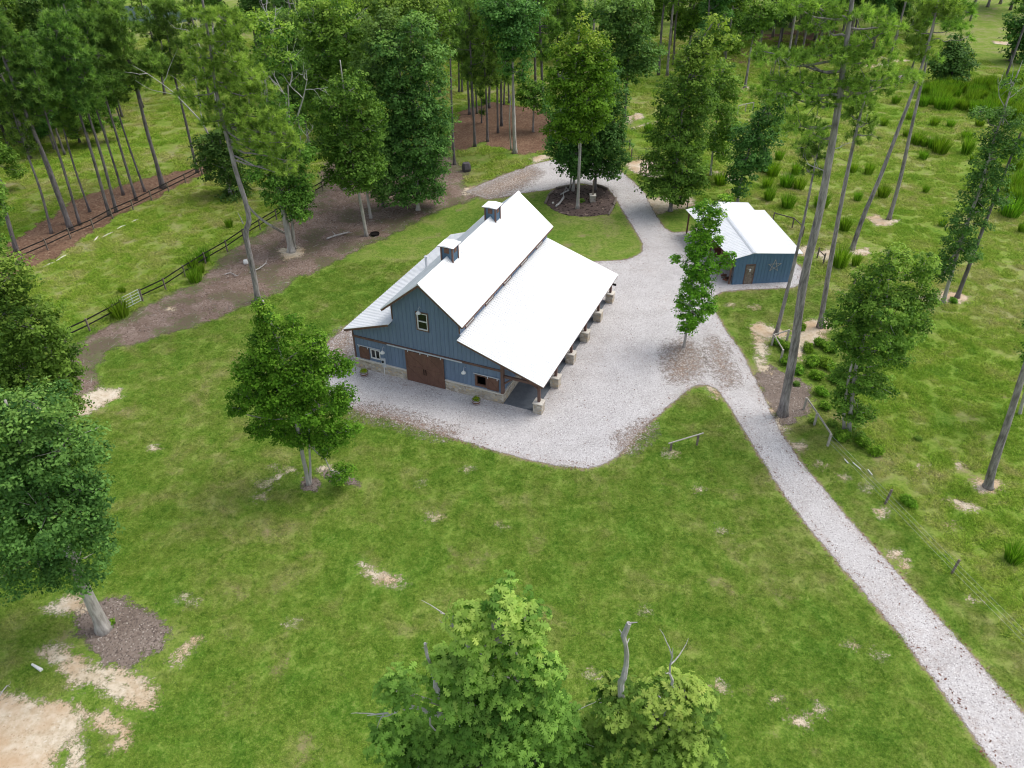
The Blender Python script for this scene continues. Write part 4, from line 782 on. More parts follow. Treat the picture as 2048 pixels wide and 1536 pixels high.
rail_fence('wood_fence', [(1545, 445), (1584, 456), (1604, 474)], 'grey wooden corner rails behind the shed roof', rails=(1.15,), mat='oldwood', h=1.25)
rail_fence('wood_fence', [(1573, 682), (1543, 691), (1561, 722)], 'bent pale rail corner at the foot of the thin leaning pine', rails=(1.1,), mat='greywood', h=1.15, rh=.13, pw_=.14)
rail_fence('wood_fence', [(1607, 819), (1628, 850), (1655, 892)], 'pale fallen looking rail on posts right of the tallest pine', rails=(1.12,), mat='greywood', h=1.12, rh=.15, pw_=.14)
rail_fence('wood_fence', [(1634, 516), (1646, 528)], 'two short wooden posts with a thin rail right of the shed', rails=(.9,), mat='oldwood', h=1.2)
for (x, y_, h, lab) in [(1770, 1008, 1.2, 'leaning weathered post beside the drive in the right pasture grass'), (1903, 1147, 1.1, 'single weathered post at the lower right, alone in short grass'), (1706, 572, 1.0, 'grey post half hidden in grass below the leaning pine'), (1752, 130, 1.2, 'small far post before the white sand spot at the top right')]:
    p = G(x, y_); MB().beam((p[0], p[1], -.05), (p[0]+.16, p[1]+.1, h), .12, .12).build('fence_post', M['oldwood'], None, label=lab, cat='post')
wf = empty('wire_fence', tuple(G(1688, 925)), label='barely visible thin wire fence strands beside the lower drive', cat='wire fence'); B0 = G(1688, 925)
WP = [G(x, y_)-B0 for x, y_ in ((1656, 892), (1770, 1010), (1903, 1150), (2060, 1310))]
for k in range(3):
    for a, b in zip(WP, WP[1:]): MB().tube([(a[0], a[1], .35+k*.33), (b[0], b[1], .35+k*.33)], .006, 4).build('wire', M['galv'], wf)
for a, b, lab in (((1688, 920), (1696, 928), 'short white pipe in the grass, nearest to the drive'), ((1705, 927), (1721, 940), 'longest of the thin white pipes lying in the grass'), ((1735, 941), (1744, 951), 'white pipe in the grass farthest from the drive')):
    p, q = G(*a), G(*b); MB().tube([(p[0], p[1], .1), (q[0], q[1], .07)], .035, 6).build('white_pipe', M['white'], None, label=lab, cat='pipe', group='white pipes in the grass')
# hitching rail on the lawn
hA, hB, zt = G(1340, 903), G(1395, 888), .85
pA, pB = PY(1337, 887, hA[1]), PY(1407, 866, hB[1]); ho = empty('hitching_rail', tuple(hA), label='grey horizontal pole on two posts standing on the lawn wedge', cat='hitching rail')
MB().tube([tuple(pA-hA), tuple(pB-hA)], .05, 8).build('rail', M['greywood'], ho); d_ = pB-pA
for f_ in (.09, .86): q = pA+d_*f_-hA; MB().beam((q[0], q[1], -.05), (q[0], q[1], q[2]-.04), .13, .13).build('post', M['oldwood'], ho)
# things on the round bed
ip = G(1185, 403); po = empty('stone_pedestal', tuple(ip), label='square stone pedestal with a timber post in the round mulch bed', cat='pedestal')
pd = MB().box(-.33, .33, -.33, .33, 0, .78).build('base', M['stone'], po); MB().box(-.38, .38, -.38, .38, .78, .86).build('cap', M['cap'], pd); MB().box(-.09, .09, -.09, .09, .86, 2.6).build('post', M['oldwood'], po)
LG = [((1090, 408), (1096, 395), 'left edging log of the round mulch bed, front piece'), ((1097, 392), (1106, 383), 'left edging log of the round mulch bed, rear piece'), ((1217, 431), (1226, 414), 'right edging log of the round mulch bed, front piece'), ((1227, 412), (1232, 397), 'right edging log of the round mulch bed, rear piece'), ((1112, 378), (1150, 371), 'long dark edging log along the back of the round bed'), ((1192, 371), (1216, 380), 'dark edging log at the back right of the round bed')]
for a, b, lab in LG:
    p, q = G(*a), G(*b); md = (p+q)/2+np.array([.05, .03, 0]); MB().tube([(p[0], p[1], .13), (md[0], md[1], .15), (q[0], q[1], .13)], [.12, .15, .11], 8).build('edging_log', M['oldwood'], None, label=lab, cat='log', group='edging logs of the round bed')
def driftwood(name, pts, rad, lab, mat='dead', cat='driftwood'):
    r = np.random.default_rng(int(pts[0][0])); m = MB(); P3 = [G(x, y_) for x, y_ in pts]; B = P3[0]
    q = [(p[0]-B[0], p[1]-B[1], .12+r.uniform(0, .12)) for p in P3]; m.tube(smooth_path(q, 4), rad, 7)
    for k in range(3): p = q[min(k+1, len(q)-1)]; dead_branch(m, r, p, r.normal(0, 1, 3)*[1, 1, .3]+[0, 0, .5], .5+rad*4, rad*.5, 0)
    o = m.build(name, M[mat], None, label=lab, cat=cat); o.location = tuple(B); return o
driftwood('driftwood', [(1112, 415), (1120, 408), (1127, 398)], .12, 'twisted pale driftwood in the front left of the round bed')
driftwood('driftwood', [(1121, 391), (1130, 387), (1138, 384)], .08, 'smaller flat driftwood behind the twisted one in the round bed')
driftwood('fallen_branch', [(654, 480), (672, 475), (697, 468)], .09, 'straight bleached fallen branch on the bark mulch', cat='branch')
driftwood('fallen_branch', [(500, 548), (520, 540), (532, 530)], .05, 'small bleached branch beside the crooked pine trunk', cat='branch')
driftwood('fallen_branch', [(450, 552), (462, 548), (475, 556)], .04, 'thin fallen branch left of the crooked pine on the mulch edge', cat='branch')
driftwood('fallen_branch', [(0, 1400), (8, 1385), (16, 1374)], .03, 'thin pale stick at the left edge above the sand', cat='branch')
def rock(name, px, py, s, lab, mat, cat='rock', sz=1):
    r = np.random.default_rng(int(px)); m = MB(); n = 10; V = []
    for z, q in ((0, .9), (.35, 1.02), (.75, .95), (1, .72)): V += [(s*q*(1+r.normal(0, .05))*.5*math.copysign(abs(math.cos(2*math.pi*k/n))**.6, math.cos(2*math.pi*k/n)), s*q*(1+r.normal(0, .05))*.45*math.copysign(abs(math.sin(2*math.pi*k/n))**.6, math.sin(2*math.pi*k/n)), z*s*sz) for k in range(n)]
    m.add(V, [(i*n+k, i*n+(k+1) % n, (i+1)*n+(k+1) % n, (i+1)*n+k) for i in range(3) for k in range(n)]+[tuple(3*n+k for k in range(n))])
    o = m.build(name, M[mat], None, label=lab, cat=cat); o.location = tuple(G(px, py)); o.rotation_euler = (0, 0, .3); return o
rock('boulder', 933, 342, 1.15, 'dark grey squared boulder at the lawn edge behind the barn', 'rock', sz=.95)
rock('white_stone', 492, 527, .5, 'white stone leaning at the crooked pine trunk', 'white', 'stone', .8)
rock('landscape_rock', 1106, 407, .3, 'small pale rock inside the left log edging of the round bed', 'cap', 'stone', .6)
# white downspout on the sand at the lower left, black tub by the slanting oak
a, b = G(65, 1330), G(84, 1342); dp = MB().tube([(a[0], a[1], .06), (b[0], b[1], .08)], [.06, .10], 10).build('white_tube', M['white'], None, label='short white tube lying on the sandy grass at the lower left', cat='tube')
a = G(750, 470); tb = MB().lathe((0, 0, 0), [(.45, 0), (.52, .22), (.48, .22), (.46, .12)], 18).build('black_tub', M['dark'], None, label='low black tub beside the slanting pale trunk on the mulch', cat='tub'); tb.location = tuple(a)
# stone border pieces along the left fence
for i, (a, b) in enumerate([((188, 482), (197, 472)), ((203, 476), (226, 464)), ((234, 458), (252, 450)), ((262, 445), (278, 438)), ((113, 522), (136, 508)), ((85, 535), (110, 524))]):
    p, q = G(*a), G(*b); MB().tube([(p[0], p[1], -.01), ((p[0]+q[0])/2, (p[1]+q[1])/2+.1, .01), (q[0], q[1], -.01)], [.07, .09, .05], 6).build('border_stone', M['cap'], None, label=f'pale low border stone below the left fence, {["fourth", "fifth", "sixth", "farthest right", "second", "leftmost"][i]} of the line' if False else ['short upright border stone below the left pine fence', 'longest pale border stone right of the short one', 'pale border stone in the middle of the grass edge', 'rightmost pale border stone near the seventh pine', 'pale border stone at the paddock corner, second from the left', 'leftmost faint border stone below the left fence'][i], cat='border stone', group='border stones below the left fence')
# scattered sticks and leaf litter on the mulch: nobody could count them
r = np.random.default_rng(88); m = MB(); pm = W(MULCH); lo, hi = pm.min(0), pm.max(0); Q = r.uniform(lo, hi, (9000, 2)); Q = Q[(sdf(pm, Q) < -.2)][:1500]
for x, y_ in Q:
    an = r.uniform(0, 3.14); L_ = r.uniform(.12, .55)*(1.6 if r.random() > .93 else 1); dx, dy = math.cos(an)*L_/2, math.sin(an)*L_/2; w_ = .012+.012*r.random()
    z = .03; m.add([(x-dx-dy*.06, y_-dy+dx*.06, z), (x+dx, y_+dy, z+.02), (x-dx+dy*.06, y_-dy-dx*.06, z+.01), (x+dx*.2, y_+dy*.2, z+w_*2)], [(0, 1, 3), (1, 2, 3), (0, 3, 2)])
m.build('twig_litter', M['greywood'], None, kind='stuff', label='bleached twigs strewn over the bark mulch', cat='twigs')
r = np.random.default_rng(89); m = MB(); Q = r.uniform(gW.min(0), gW.max(0), (30000, 2)); dd_ = sdf(gW, Q); Q = Q[(dd_ < .25) & (dd_ > -.7)][:2600]
Q2 = r.uniform(gW.min(0), gW.max(0), (6000, 2)); Q2 = Q2[sdf(gW, Q2) < -.3][:900]; Q = np.vstack([Q, Q2])
for x, y_ in Q:
    an = r.uniform(0, 6.28); s_ = r.uniform(.03, .085); c_, d_ = math.cos(an)*s_, math.sin(an)*s_; m.add([(x-c_, y_-d_, .02), (x+d_*.5, y_-c_*.5, .03), (x+c_, y_+d_, .025), (x-d_*.5, y_+c_*.5, .035)], [(0, 1, 2, 3)])
m.build('leaf_litter', M['rust'], None, kind='stuff', label='dry brown leaves along the gravel edges', cat='leaves')

# ------------------------------------------------------------------ the individual trees of the photograph
A = dict(name='oak_tree', cat='oak tree')
photo_tree('oak_tree', 'big dark green oak with thick grey trunk, beside the sandy patches', 'oak tree', (208, 1258),
    [(165, 1168), (120, 1060), (60, 930), (10, 800)], [(150, 1130, 65, 55), (60, 1120, 70, 60), (165, 1035, 52, 60), (110, 1000, 95, 85), (20, 1040, 70, 90), (120, 900, 70, 60), (40, 890, 85, 90), (20, 960, 100, 120), (70, 815, 60, 38), (-20, 830, 70, 60), (-60, 950, 80, 150), (180, 970, 30, 40)],
    0.36, kind='d', leafm='leaf_dark', barkm='pale_bark', seed=1, leaf=0.19, cs=0.50, dens=34, cover=2.6, inner=0.6)
photo_tree('oak_tree', 'dense green oak at the left edge, rising behind the dark oak by the sandy patches', 'oak tree', (140, 960),
    [(110, 880), (60, 760), (20, 620), (-10, 540)], [(15, 555, 38, 42), (55, 640, 55, 55), (95, 700, 45, 50), (40, 740, 85, 70), (0, 640, 60, 100), (115, 760, 35, 35), (-30, 760, 60, 80), (60, 805, 60, 40), (110, 815, 40, 34), (15, 830, 60, 45)],
    0.3, leafm='leaf', barkm='pale_bark', seed=2, leaf=0.22, cs=0.50, dens=32, cover=2.6, inner=0.6)
photo_tree('oak_tree', 'oak barely inside the left edge, at the foot of the leftmost pine row', 'oak tree', (-70, 720),
    [(-85, 600), (-100, 450), (-105, 350)], [(-25, 390, 34, 50), (-50, 470, 45, 50), (-90, 420, 60, 90)], 0.25, seed=3, leaf=0.26)
photo_tree('sweetgum_tree', 'bright green twin trunked tree alone on the lawn in front of the barn', 'young tree', (618, 968),
    [(604, 905), (590, 830), (570, 740), (540, 640), (525, 600)],
    [(535, 640, 22, 36), (530, 690, 32, 34), (585, 655, 20, 28), (630, 690, 24, 28), (560, 730, 55, 40), (500, 735, 34, 30), (625, 745, 42, 36), (672, 730, 26, 26), (490, 790, 30, 22), (560, 800, 60, 45), (640, 810, 50, 40), (685, 790, 22, 18), (530, 850, 34, 24), (600, 870, 50, 28), (660, 870, 34, 24), (700, 855, 20, 14), (560, 770, 40, 40), (680, 940, 26, 11), (655, 905, 14, 10), (520, 615, 12, 18), (478, 815, 16, 12)],
    0.15, leafm='leaf_bright', barkm='pale_bark', seed=4, leaf=0.19, cs=0.42, dens=30, cover=3.0, trunks=[([(621, 968), (620, 920), (618, 870), (625, 800)], 0.10, 0.04)], thick=0.9, yellowgreen=0.2)
# tall oak tops right below the camera
photo_tree('lobed_oak_tree', 'largest leafy oak top at the bottom edge, left of the snag', 'oak tree', None,
    [(1080, 1820), (1040, 1600), (1000, 1440), (965, 1300)],
    [(1015, 1205, 34, 16), (1050, 1232, 18, 18), (940, 1220, 20, 18), (950, 1262, 22, 18), (905, 1325, 30, 34), (960, 1310, 52, 42), (1025, 1300, 40, 34), (1075, 1355, 30, 40), (1020, 1360, 50, 40), (940, 1395, 62, 55), (1020, 1410, 80, 60), (1090, 1440, 45, 55), (800, 1385, 26, 30), (800, 1480, 42, 50), (860, 1500, 70, 60), (960, 1510, 100, 70), (1060, 1520, 75, 60), (1130, 1510, 40, 60), (1070, 1545, 45, 22), (900, 1600, 140, 80), (1060, 1620, 120, 80)],
    0.3, leafm='leaf_oak_top', barkm='pale_bark', seed=5, leaf=0.20, cs=0.30, dens=26, cover=2.9, world_base=(0.3, 7.4, 0), leafmesh='l', thick=1.2, yellowgreen=0.3, inner=0.7,
    dead=[((948, 1325), (930, 1280), 0.05, -1), ((930, 1285), (887, 1212), 0.025, 1), ((878, 1395), (850, 1287), 0.04, -1), ((890, 1434), (822, 1412), 0.05, -1), ((824, 1414), (738, 1438), 0.03, 1), ((860, 1432), (842, 1515), 0.02, 0), ((1118, 1533), (1122, 1444), 0.025, 1), ((1102, 1533), (1065, 1479), 0.02, 0)])
photo_tree('lobed_oak_tree', 'large leaved oak top at the bottom edge, with a thick broken grey snag', 'oak tree', None,
    [(1310, 1800), (1300, 1600), (1285, 1500), (1280, 1440)],
    [(1225, 1400, 34, 30), (1205, 1470, 48, 55), (1255, 1450, 50, 45), (1310, 1385, 40, 32), (1370, 1385, 42, 34), (1330, 1440, 70, 50), (1395, 1450, 34, 50), (1260, 1520, 80, 55), (1360, 1520, 75, 60), (1300, 1600, 130, 80), (1415, 1540, 30, 40)],
    0.26, leafm='leaf_oak_top', barkm='pale_bark', seed=6, leaf=0.20, cs=0.30, dens=26, cover=2.7, world_base=(2.6, 7.6, 0), leafmesh='l', thick=1.2, yellowgreen=0.3, inner=0.7,
    dead=[((1239, 1425), (1258, 1246), 0.07, -1), ((1315, 1455), (1343, 1372), 0.07, -1), ((1343, 1374), (1330, 1297), 0.03, 1), ((1343, 1374), (1395, 1395), 0.028, 1), ((1237, 1408), (1198, 1398), 0.028, 0)])
# right of the barn
photo_tree('tulip_tree', 'slender column shaped tree on the gravel between barn and storage shed', 'slender tree', (1368, 694),
    [(1376, 640), (1385, 560), (1398, 470), (1415, 400)],
    [(1378, 655, 18, 16), (1385, 620, 34, 26), (1392, 570, 32, 30), (1400, 530, 36, 30), (1398, 490, 26, 30), (1405, 455, 22, 24), (1425, 440, 14, 30), (1412, 412, 24, 16), (1450, 395, 14, 9), (1352, 515, 12, 8), (1450, 525, 18, 16), (1362, 600, 12, 14), (1420, 610, 14, 22), (1435, 480, 10, 14), (1440, 425, 10, 10), (1465, 510, 8, 8)],
    0.12, leafm='leaf_bright', barkm='pale_bark', seed=7, leaf=0.21, cs=0.36, dens=24, thick=0.9, cover=2.4, yellowgreen=0.3)
photo_tree('pine_tree', 'tallest pine, straight trunk between gravel drive and fern bushes, wide open crown', 'pine tree', (1565, 828),
    [(1588, 700), (1608, 560), (1640, 420), (1662, 300), (1680, 190), (1690, 110), (1702, 20), (1712, -60)],
    [(1640, 20, 62, 20), (1720, 30, 60, 18), (1750, 85, 55, 18), (1600, 20, 40, 16), (1700, 100, 60, 20), (1730, 120, 60, 24), (1560, 120, 60, 18), (1610, 130, 50, 18), (1660, 110, 46, 18), (1520, 105, 22, 9), (1600, 165, 56, 20), (1680, 160, 50, 20), (1740, 170, 46, 22), (1800, 150, 36, 16), (1830, 165, 24, 14), (1580, 205, 60, 22), (1640, 200, 44, 20), (1700, 195, 40, 18), (1600, 250, 46, 24), (1640, 280, 36, 18), (1780, 50, 30, 14), (1650, 60, 40, 14), (1560, 170, 40, 16)],
    0.30, kind='pine', leafm='needle', seed=8, dens=30, jit=1.2, thick=1.0, dead=[((1662, 300), (1700, 285), 0.04, 1), ((1655, 345), (1610, 338), 0.04, 1)])
photo_tree('pine_tree', 'thin grey pine with a ragged low crown, leaning just in front of the shed corner', 'pine tree', (1552, 668),
    [(1570, 600), (1590, 520), (1610, 430), (1626, 350), (1638, 290)], [(1632, 320, 34, 16), (1615, 300, 26, 14), (1640, 285, 30, 14), (1618, 345, 16, 12), (1650, 345, 10, 12)],
    0.16, kind='pine', leafm='needle_dark', seed=9, dens=30)
photo_tree('pine_tree', 'medium pine rooted in the orange bare soil right of the shed', 'pine tree', (1640, 655),
    [(1655, 560), (1678, 430), (1700, 320), (1718, 240), (1735, 180)], [(1722, 195, 26, 14), (1740, 215, 20, 14), (1705, 235, 22, 16), (1735, 250, 24, 18), (1718, 215, 24, 16), (1712, 280, 18, 12), (1745, 270, 14, 12)],
    0.21, kind='pine', seed=10, dens=30)
photo_tree('pine_tree', 'leaning pine standing in a white sandy spot right of the shed roof', 'pine tree', (1704, 499),
    [(1728, 430), (1760, 355), (1800, 250), (1838, 150), (1866, 50), (1880, -20)], [(1830, 60, 36, 14), (1870, 30, 40, 14), (1850, 90, 34, 12), (1900, 20, 40, 12), (1840, 110, 26, 12), (1880, 5, 60, 12)],
    0.22, kind='pine', seed=11, dens=30)
photo_tree('pine_tree', 'pine standing in the white sand patch amid the right pasture', 'pine tree', (1778, 438),
    [(1800, 360), (1822, 260), (1845, 160), (1862, 80), (1875, 10)], [(1885, 45, 40, 14), (1920, 55, 26, 12), (1940, 75, 14, 10), (1860, 120, 26, 12), (1905, 15, 46, 14), (1930, 25, 26, 12), (1820, 150, 14, 8)],
    0.20, kind='pine', seed=12, dens=30)
photo_tree('oak_tree', 'bushy green tree with forked top behind the white fallen rail', 'broadleaf tree', (1698, 862),
    [(1703, 800), (1715, 720), (1740, 640), (1760, 560), (1780, 500)],
    [(1780, 520, 30, 32), (1745, 560, 34, 26), (1845, 540, 26, 34), (1830, 590, 40, 26), (1770, 600, 60, 34), (1710, 600, 30, 24), (1700, 645, 40, 26), (1770, 650, 60, 32), (1835, 640, 26, 20), (1735, 700, 46, 34), (1690, 680, 22, 22), (1790, 720, 26, 20), (1720, 760, 44, 34), (1690, 800, 24, 22), (1760, 780, 30, 20), (1715, 825, 30, 20), (1700, 865, 34, 14), (1800, 690, 20, 20)],
    0.15, leafm='leaf', barkm='pale_bark', seed=13, leaf=0.21, cs=0.42, dens=30, trunks=[([(1688, 860), (1690, 800), (1710, 700), (1745, 580)], 0.13, 0.04)], cover=2.2)
photo_tree('pine_tree', 'bare lower pine trunk at the right edge, standing in orange soil', 'pine tree', (1976, 974),
    [(1990, 920), (2020, 830), (2052, 730), (2110, 560), (2180, 380), (2240, 250)], [(2200, 300, 60, 24), (2230, 340, 60, 24), (2180, 380, 50, 20), (2250, 260, 60, 24)], 0.25, kind='pine', seed=14, dens=20)
photo_tree('oak_tree', 'vine covered leaning tree with pale trunk near the right edge', 'broadleaf tree', (1886, 606),
    [(1905, 540), (1930, 460), (1962, 370), (1985, 290), (2015, 200), (2038, 140)],
    [(1900, 520, 22, 24), (1915, 480, 30, 24), (1935, 445, 34, 24), (1955, 400, 32, 28), (1975, 360, 34, 26), (1985, 320, 32, 26), (1990, 270, 30, 24), (2010, 235, 34, 18), (1960, 225, 20, 10), (2030, 290, 24, 18), (2020, 165, 14, 10), (1885, 545, 18, 14), (1945, 510, 20, 14), (2000, 400, 18, 16)],
    0.18, leafm='leaf_dark', barkm='pale_bark', seed=15, leaf=0.24, cover=2.0, dead=[((2005, 250), (2050, 120), 0.06, 1), ((2010, 215), (1995, 150), 0.04, 1)])
photo_tree('pine_tree', 'dark thin pine trunk close behind the vine covered tree at the right edge', 'pine tree', (1914, 595),
    [(1935, 540), (1965, 460), (2000, 370), (2040, 270), (2090, 150)], [(2090, 150, 40, 16), (2060, 190, 30, 14), (2100, 200, 40, 16), (2045, 320, 20, 12), (2050, 250, 24, 14)], 0.18, kind='pine', barkm='dark_bark', seed=16, dens=24)
photo_tree('oak_tree', 'pale stem at the right edge above the bare pine trunk', 'broadleaf tree', (2040, 828),
    [(2046, 800), (2070, 720), (2100, 620)], [(2110, 640, 50, 50), (2090, 700, 30, 40)], 0.14, seed=17, barkm='pale_bark')
photo_tree('oak_tree', 'compact dark oak leaning right, standing just behind the shed roof', 'oak tree', (1475, 405),
    [(1480, 370), (1495, 310), (1520, 240), (1545, 185)], [(1485, 350, 26, 24), (1500, 310, 36, 30), (1490, 275, 32, 24), (1525, 270, 34, 30), (1540, 225, 30, 26), (1555, 195, 22, 20), (1478, 380, 14, 10), (1520, 320, 20, 18)],
    0.17, leafm='leaf_dark', barkm='pale_bark', seed=18, cover=2.6)
photo_tree('sweetgum_tree', 'tall full tree with yellow green top beside the loop of the gravel drive', 'broadleaf tree', (1340, 422),
    [(1348, 370), (1358, 280), (1372, 180), (1400, 90), (1430, 40)],
    [(1438, 50, 20, 22), (1420, 80, 26, 18), (1450, 80, 18, 16), (1400, 100, 30, 20), (1375, 120, 26, 22), (1385, 150, 36, 26), (1360, 180, 36, 26), (1400, 200, 34, 28), (1345, 215, 34, 26), (1385, 240, 40, 30), (1335, 265, 36, 28), (1375, 290, 44, 30), (1320, 320, 30, 24), (1365, 335, 44, 28), (1340, 370, 50, 22), (1395, 360, 24, 20), (1300, 350, 14, 14), (1350, 395, 24, 10)],
    0.22, leafm='leaf', barkm='pine_bark', seed=19, yellowgreen=0.7, cover=2.5)
photo_tree('oak_tree', 'pale footed tree half hidden behind the tall full one by the gravel loop', 'broadleaf tree', (1421, 352),
    [(1426, 300), (1434, 230), (1440, 160)], [(1440, 140, 24, 22), (1450, 175, 32, 26), (1440, 215, 36, 28), (1455, 250, 26, 22), (1430, 280, 28, 20), (1445, 305, 20, 12)], 0.16, leafm='leaf', barkm='pale_bark', seed=20, cover=2.5)
photo_tree('sweetgum_tree', 'tree with slim trunk in white sand before the dark far wood', 'broadleaf tree', (1490, 176), [(1497, 130), (1505, 80), (1520, 30)], [(1520, 40, 30, 18), (1500, 65, 22, 14), (1545, 25, 20, 14), (1530, 10, 24, 12)], 0.24, leafm='leaf', seed=21)
photo_tree('oak_tree', 'dark crowned oak with bare dark trunk between two white sandy spots', 'oak tree', (1249, 240), [(1252, 190), (1256, 120), (1260, 50)],
    [(1255, 140, 34, 22), (1290, 125, 30, 18), (1240, 100, 34, 26), (1275, 90, 36, 26), (1260, 50, 40, 30), (1230, 50, 30, 24), (1265, 10, 40, 24), (1215, 20, 36, 26), (1315, 100, 14, 10)], 0.24, leafm='leaf_dark', barkm='dark_bark', seed=22, cover=2.6)
photo_tree('juniper_tree', 'round dark blue green conifer at the near side of the far right clearing', 'conifer', (1905, 168), [(1905, 140), (1910, 80)], [(1912, 92, 16, 18), (1905, 115, 28, 24), (1898, 140, 34, 24), (1880, 125, 18, 20), (1925, 130, 22, 26)], 0.2, leafm='leaf_dark', barkm='dark_bark', seed=23, cover=3, yellowgreen=0)
photo_tree('oak_tree', 'dark tree at the upper right corner beside the far clearing', 'broadleaf tree', (2020, 122), [(2028, 90), (2040, 40)], [(2045, 40, 26, 26), (2035, 75, 18, 26), (2040, 100, 22, 20), (2060, 60, 30, 30)], 0.3, leafm='leaf_dark', barkm='dark_bark', seed=24, yellowgreen=0)
# island bed
photo_tree('tulip_tree', 'pale forked tree in the front of the round mulch bed with bright yellow green top', 'broadleaf tree', (1155, 417),
    [(1158, 340), (1160, 272), (1152, 200), (1152, 120), (1160, 60)],
    [(1160, 55, 14, 22), (1152, 90, 26, 20), (1190, 85, 26, 16), (1135, 110, 34, 22), (1175, 120, 40, 24), (1210, 120, 22, 16), (1120, 150, 30, 22), (1160, 160, 46, 26), (1205, 160, 28, 22), (1130, 190, 34, 24), (1175, 200, 44, 26), (1140, 230, 36, 22), (1185, 240, 36, 24), (1110, 260, 20, 16), (1150, 265, 34, 18)],
    0.20, leafm='leaf_bright', barkm='pale_bark', seed=25, yellowgreen=0.8, trunks=[([(1157, 400), (1158, 300), (1148, 258), (1135, 200)], 0.1, 0.05)], cover=2.4)
photo_tree('oak_tree', 'dark oak at the back right of the round mulch bed, low hanging crown', 'oak tree', (1190, 380),
    [(1192, 330), (1196, 250), (1205, 150)],
    [(1210, 150, 28, 30), (1225, 190, 28, 30), (1200, 210, 36, 36), (1225, 240, 30, 34), (1195, 270, 44, 34), (1230, 285, 24, 28), (1205, 310, 46, 30), (1180, 335, 36, 20), (1225, 335, 26, 18), (1160, 320, 24, 20)], 0.2, leafm='leaf_dark', barkm='dark_bark', seed=26, cover=2.6, yellowgreen=0)
photo_tree('oak_tree', 'grey trunked oak at the back left of the round mulch bed', 'oak tree', (1146, 382),
    [(1152, 320), (1156, 260), (1150, 190)], [(1120, 220, 30, 26), (1150, 240, 36, 30), (1125, 270, 30, 24), (1120, 310, 26, 22), (1150, 305, 34, 22), (1145, 335, 28, 14), (1108, 285, 14, 14)], 0.17, leafm='leaf_dark', barkm='pale_bark', seed=27, cover=2.4, yellowgreen=0,
    trunks=[([(1140, 380), (1148, 300), (1150, 240)], 0.11, 0.05)])
photo_tree('oak_tree', 'pale split trunk snag with a green crown at the front of the pine straw grove', 'broadleaf tree', (1030, 306),
    [(1028, 240), (1026, 170), (1025, 100), (1026, 20)], [(1020, 60, 40, 26), (1000, 30, 36, 24), (1050, 30, 34, 26), (1030, 100, 30, 18), (1010, 5, 50, 24), (1045, 140, 14, 24), (1010, 130, 14, 20), (1045, 75, 24, 16)], 0.28, leafm='leaf_dark', barkm='pale_bark', seed=28, yellowgreen=0.1,
    trunks=[([(1022, 300), (1019, 240), (1022, 190)], 0.12, 0.05)])
photo_tree('sapling_tree', 'small spindly broadleaf sapling among the pine straw grove trunks', 'sapling', (1066, 264), [(1067, 230), (1069, 190), (1070, 160)], [(1065, 175, 22, 14), (1088, 190, 18, 12), (1055, 195, 18, 12), (1075, 210, 20, 10), (1048, 178, 14, 10)], 0.16, leafm='leaf', barkm='pine_bark', seed=29)
# leaf wall left of the barn
photo_tree('oak_tree', 'tall oak with slanting pale trunk on the bark mulch, nearest to the barn', 'oak tree', (733, 472),
    [(724, 420), (714, 370), (700, 300), (690, 200), (680, 120)],
    [(700, 180, 36, 34), (665, 210, 34, 30), (720, 220, 40, 32), (680, 250, 44, 32), (735, 260, 34, 30), (700, 290, 50, 32), (655, 300, 30, 26), (720, 330, 44, 28), (680, 345, 34, 22), (745, 330, 24, 26), (715, 365, 30, 16)],
    0.2, leafm='leaf', barkm='pale_bark', seed=30, cover=2.5, yellowgreen=0.1)
photo_tree('oak_tree', 'largest full crowned oak of the leaf wall, short pale foot above the lawn', 'oak tree', (836, 420),
    [(834, 380), (830, 300), (825, 200), (820, 100), (825, 40)],
    [(830, 60, 40, 30), (790, 90, 40, 30), (850, 110, 44, 30), (800, 140, 44, 32), (855, 165, 40, 30), (790, 190, 40, 30), (840, 210, 46, 34), (870, 240, 34, 30), (795, 250, 44, 34), (845, 280, 50, 34), (795, 310, 44, 30), (865, 330, 34, 28), (820, 350, 60, 32), (790, 385, 40, 20), (850, 385, 40, 20), (880, 285, 20, 24)],
    0.26, leafm='leaf_dark', barkm='pale_bark', seed=31, cover=2.5, yellowgreen=0.25)
photo_tree('oak_tree', 'dark slim oak deep in the leaf wall, trunk with peeling pale bark', 'oak tree', (742, 436), [(736, 400), (732, 360), (728, 280)], [(745, 290, 30, 30), (760, 330, 30, 26), (740, 350, 30, 18), (765, 370, 24, 18)], 0.2, leafm='leaf_dark', barkm='pale_bark', seed=32, yellowgreen=0)
photo_tree('oak_tree', 'dark oak behind the leaf wall, in the gap left of the largest crown', 'oak tree', (766, 412), [(764, 380), (760, 330), (755, 200)], [(750, 120, 44, 40), (760, 180, 40, 40), (770, 250, 36, 36), (760, 60, 44, 36), (770, 310, 30, 26)], 0.2, leafm='leaf_dark', barkm='dark_bark', seed=33, yellowgreen=0.2, cover=2.5)
photo_tree('sweetgum_tree', 'tall light green tree behind the leaf wall, dead grey twigs on top', 'broadleaf tree', (690, 380), [(685, 330), (678, 240), (670, 120), (665, 30)],
    [(670, 20, 44, 30), (640, 60, 40, 34), (690, 70, 44, 36), (655, 110, 44, 34), (700, 130, 40, 32), (640, 150, 36, 30), (620, 30, 36, 30), (630, 200, 34, 30), (650, 250, 30, 26)], 0.22, leafm='leaf', barkm='pale_bark', seed=34, yellowgreen=0.35, cover=2.4,
    dead=[((655, 90), (630, 10), 0.05, 2), ((690, 80), (720, 15), 0.05, 2), ((610, 60), (590, -10), 0.05, 1)])
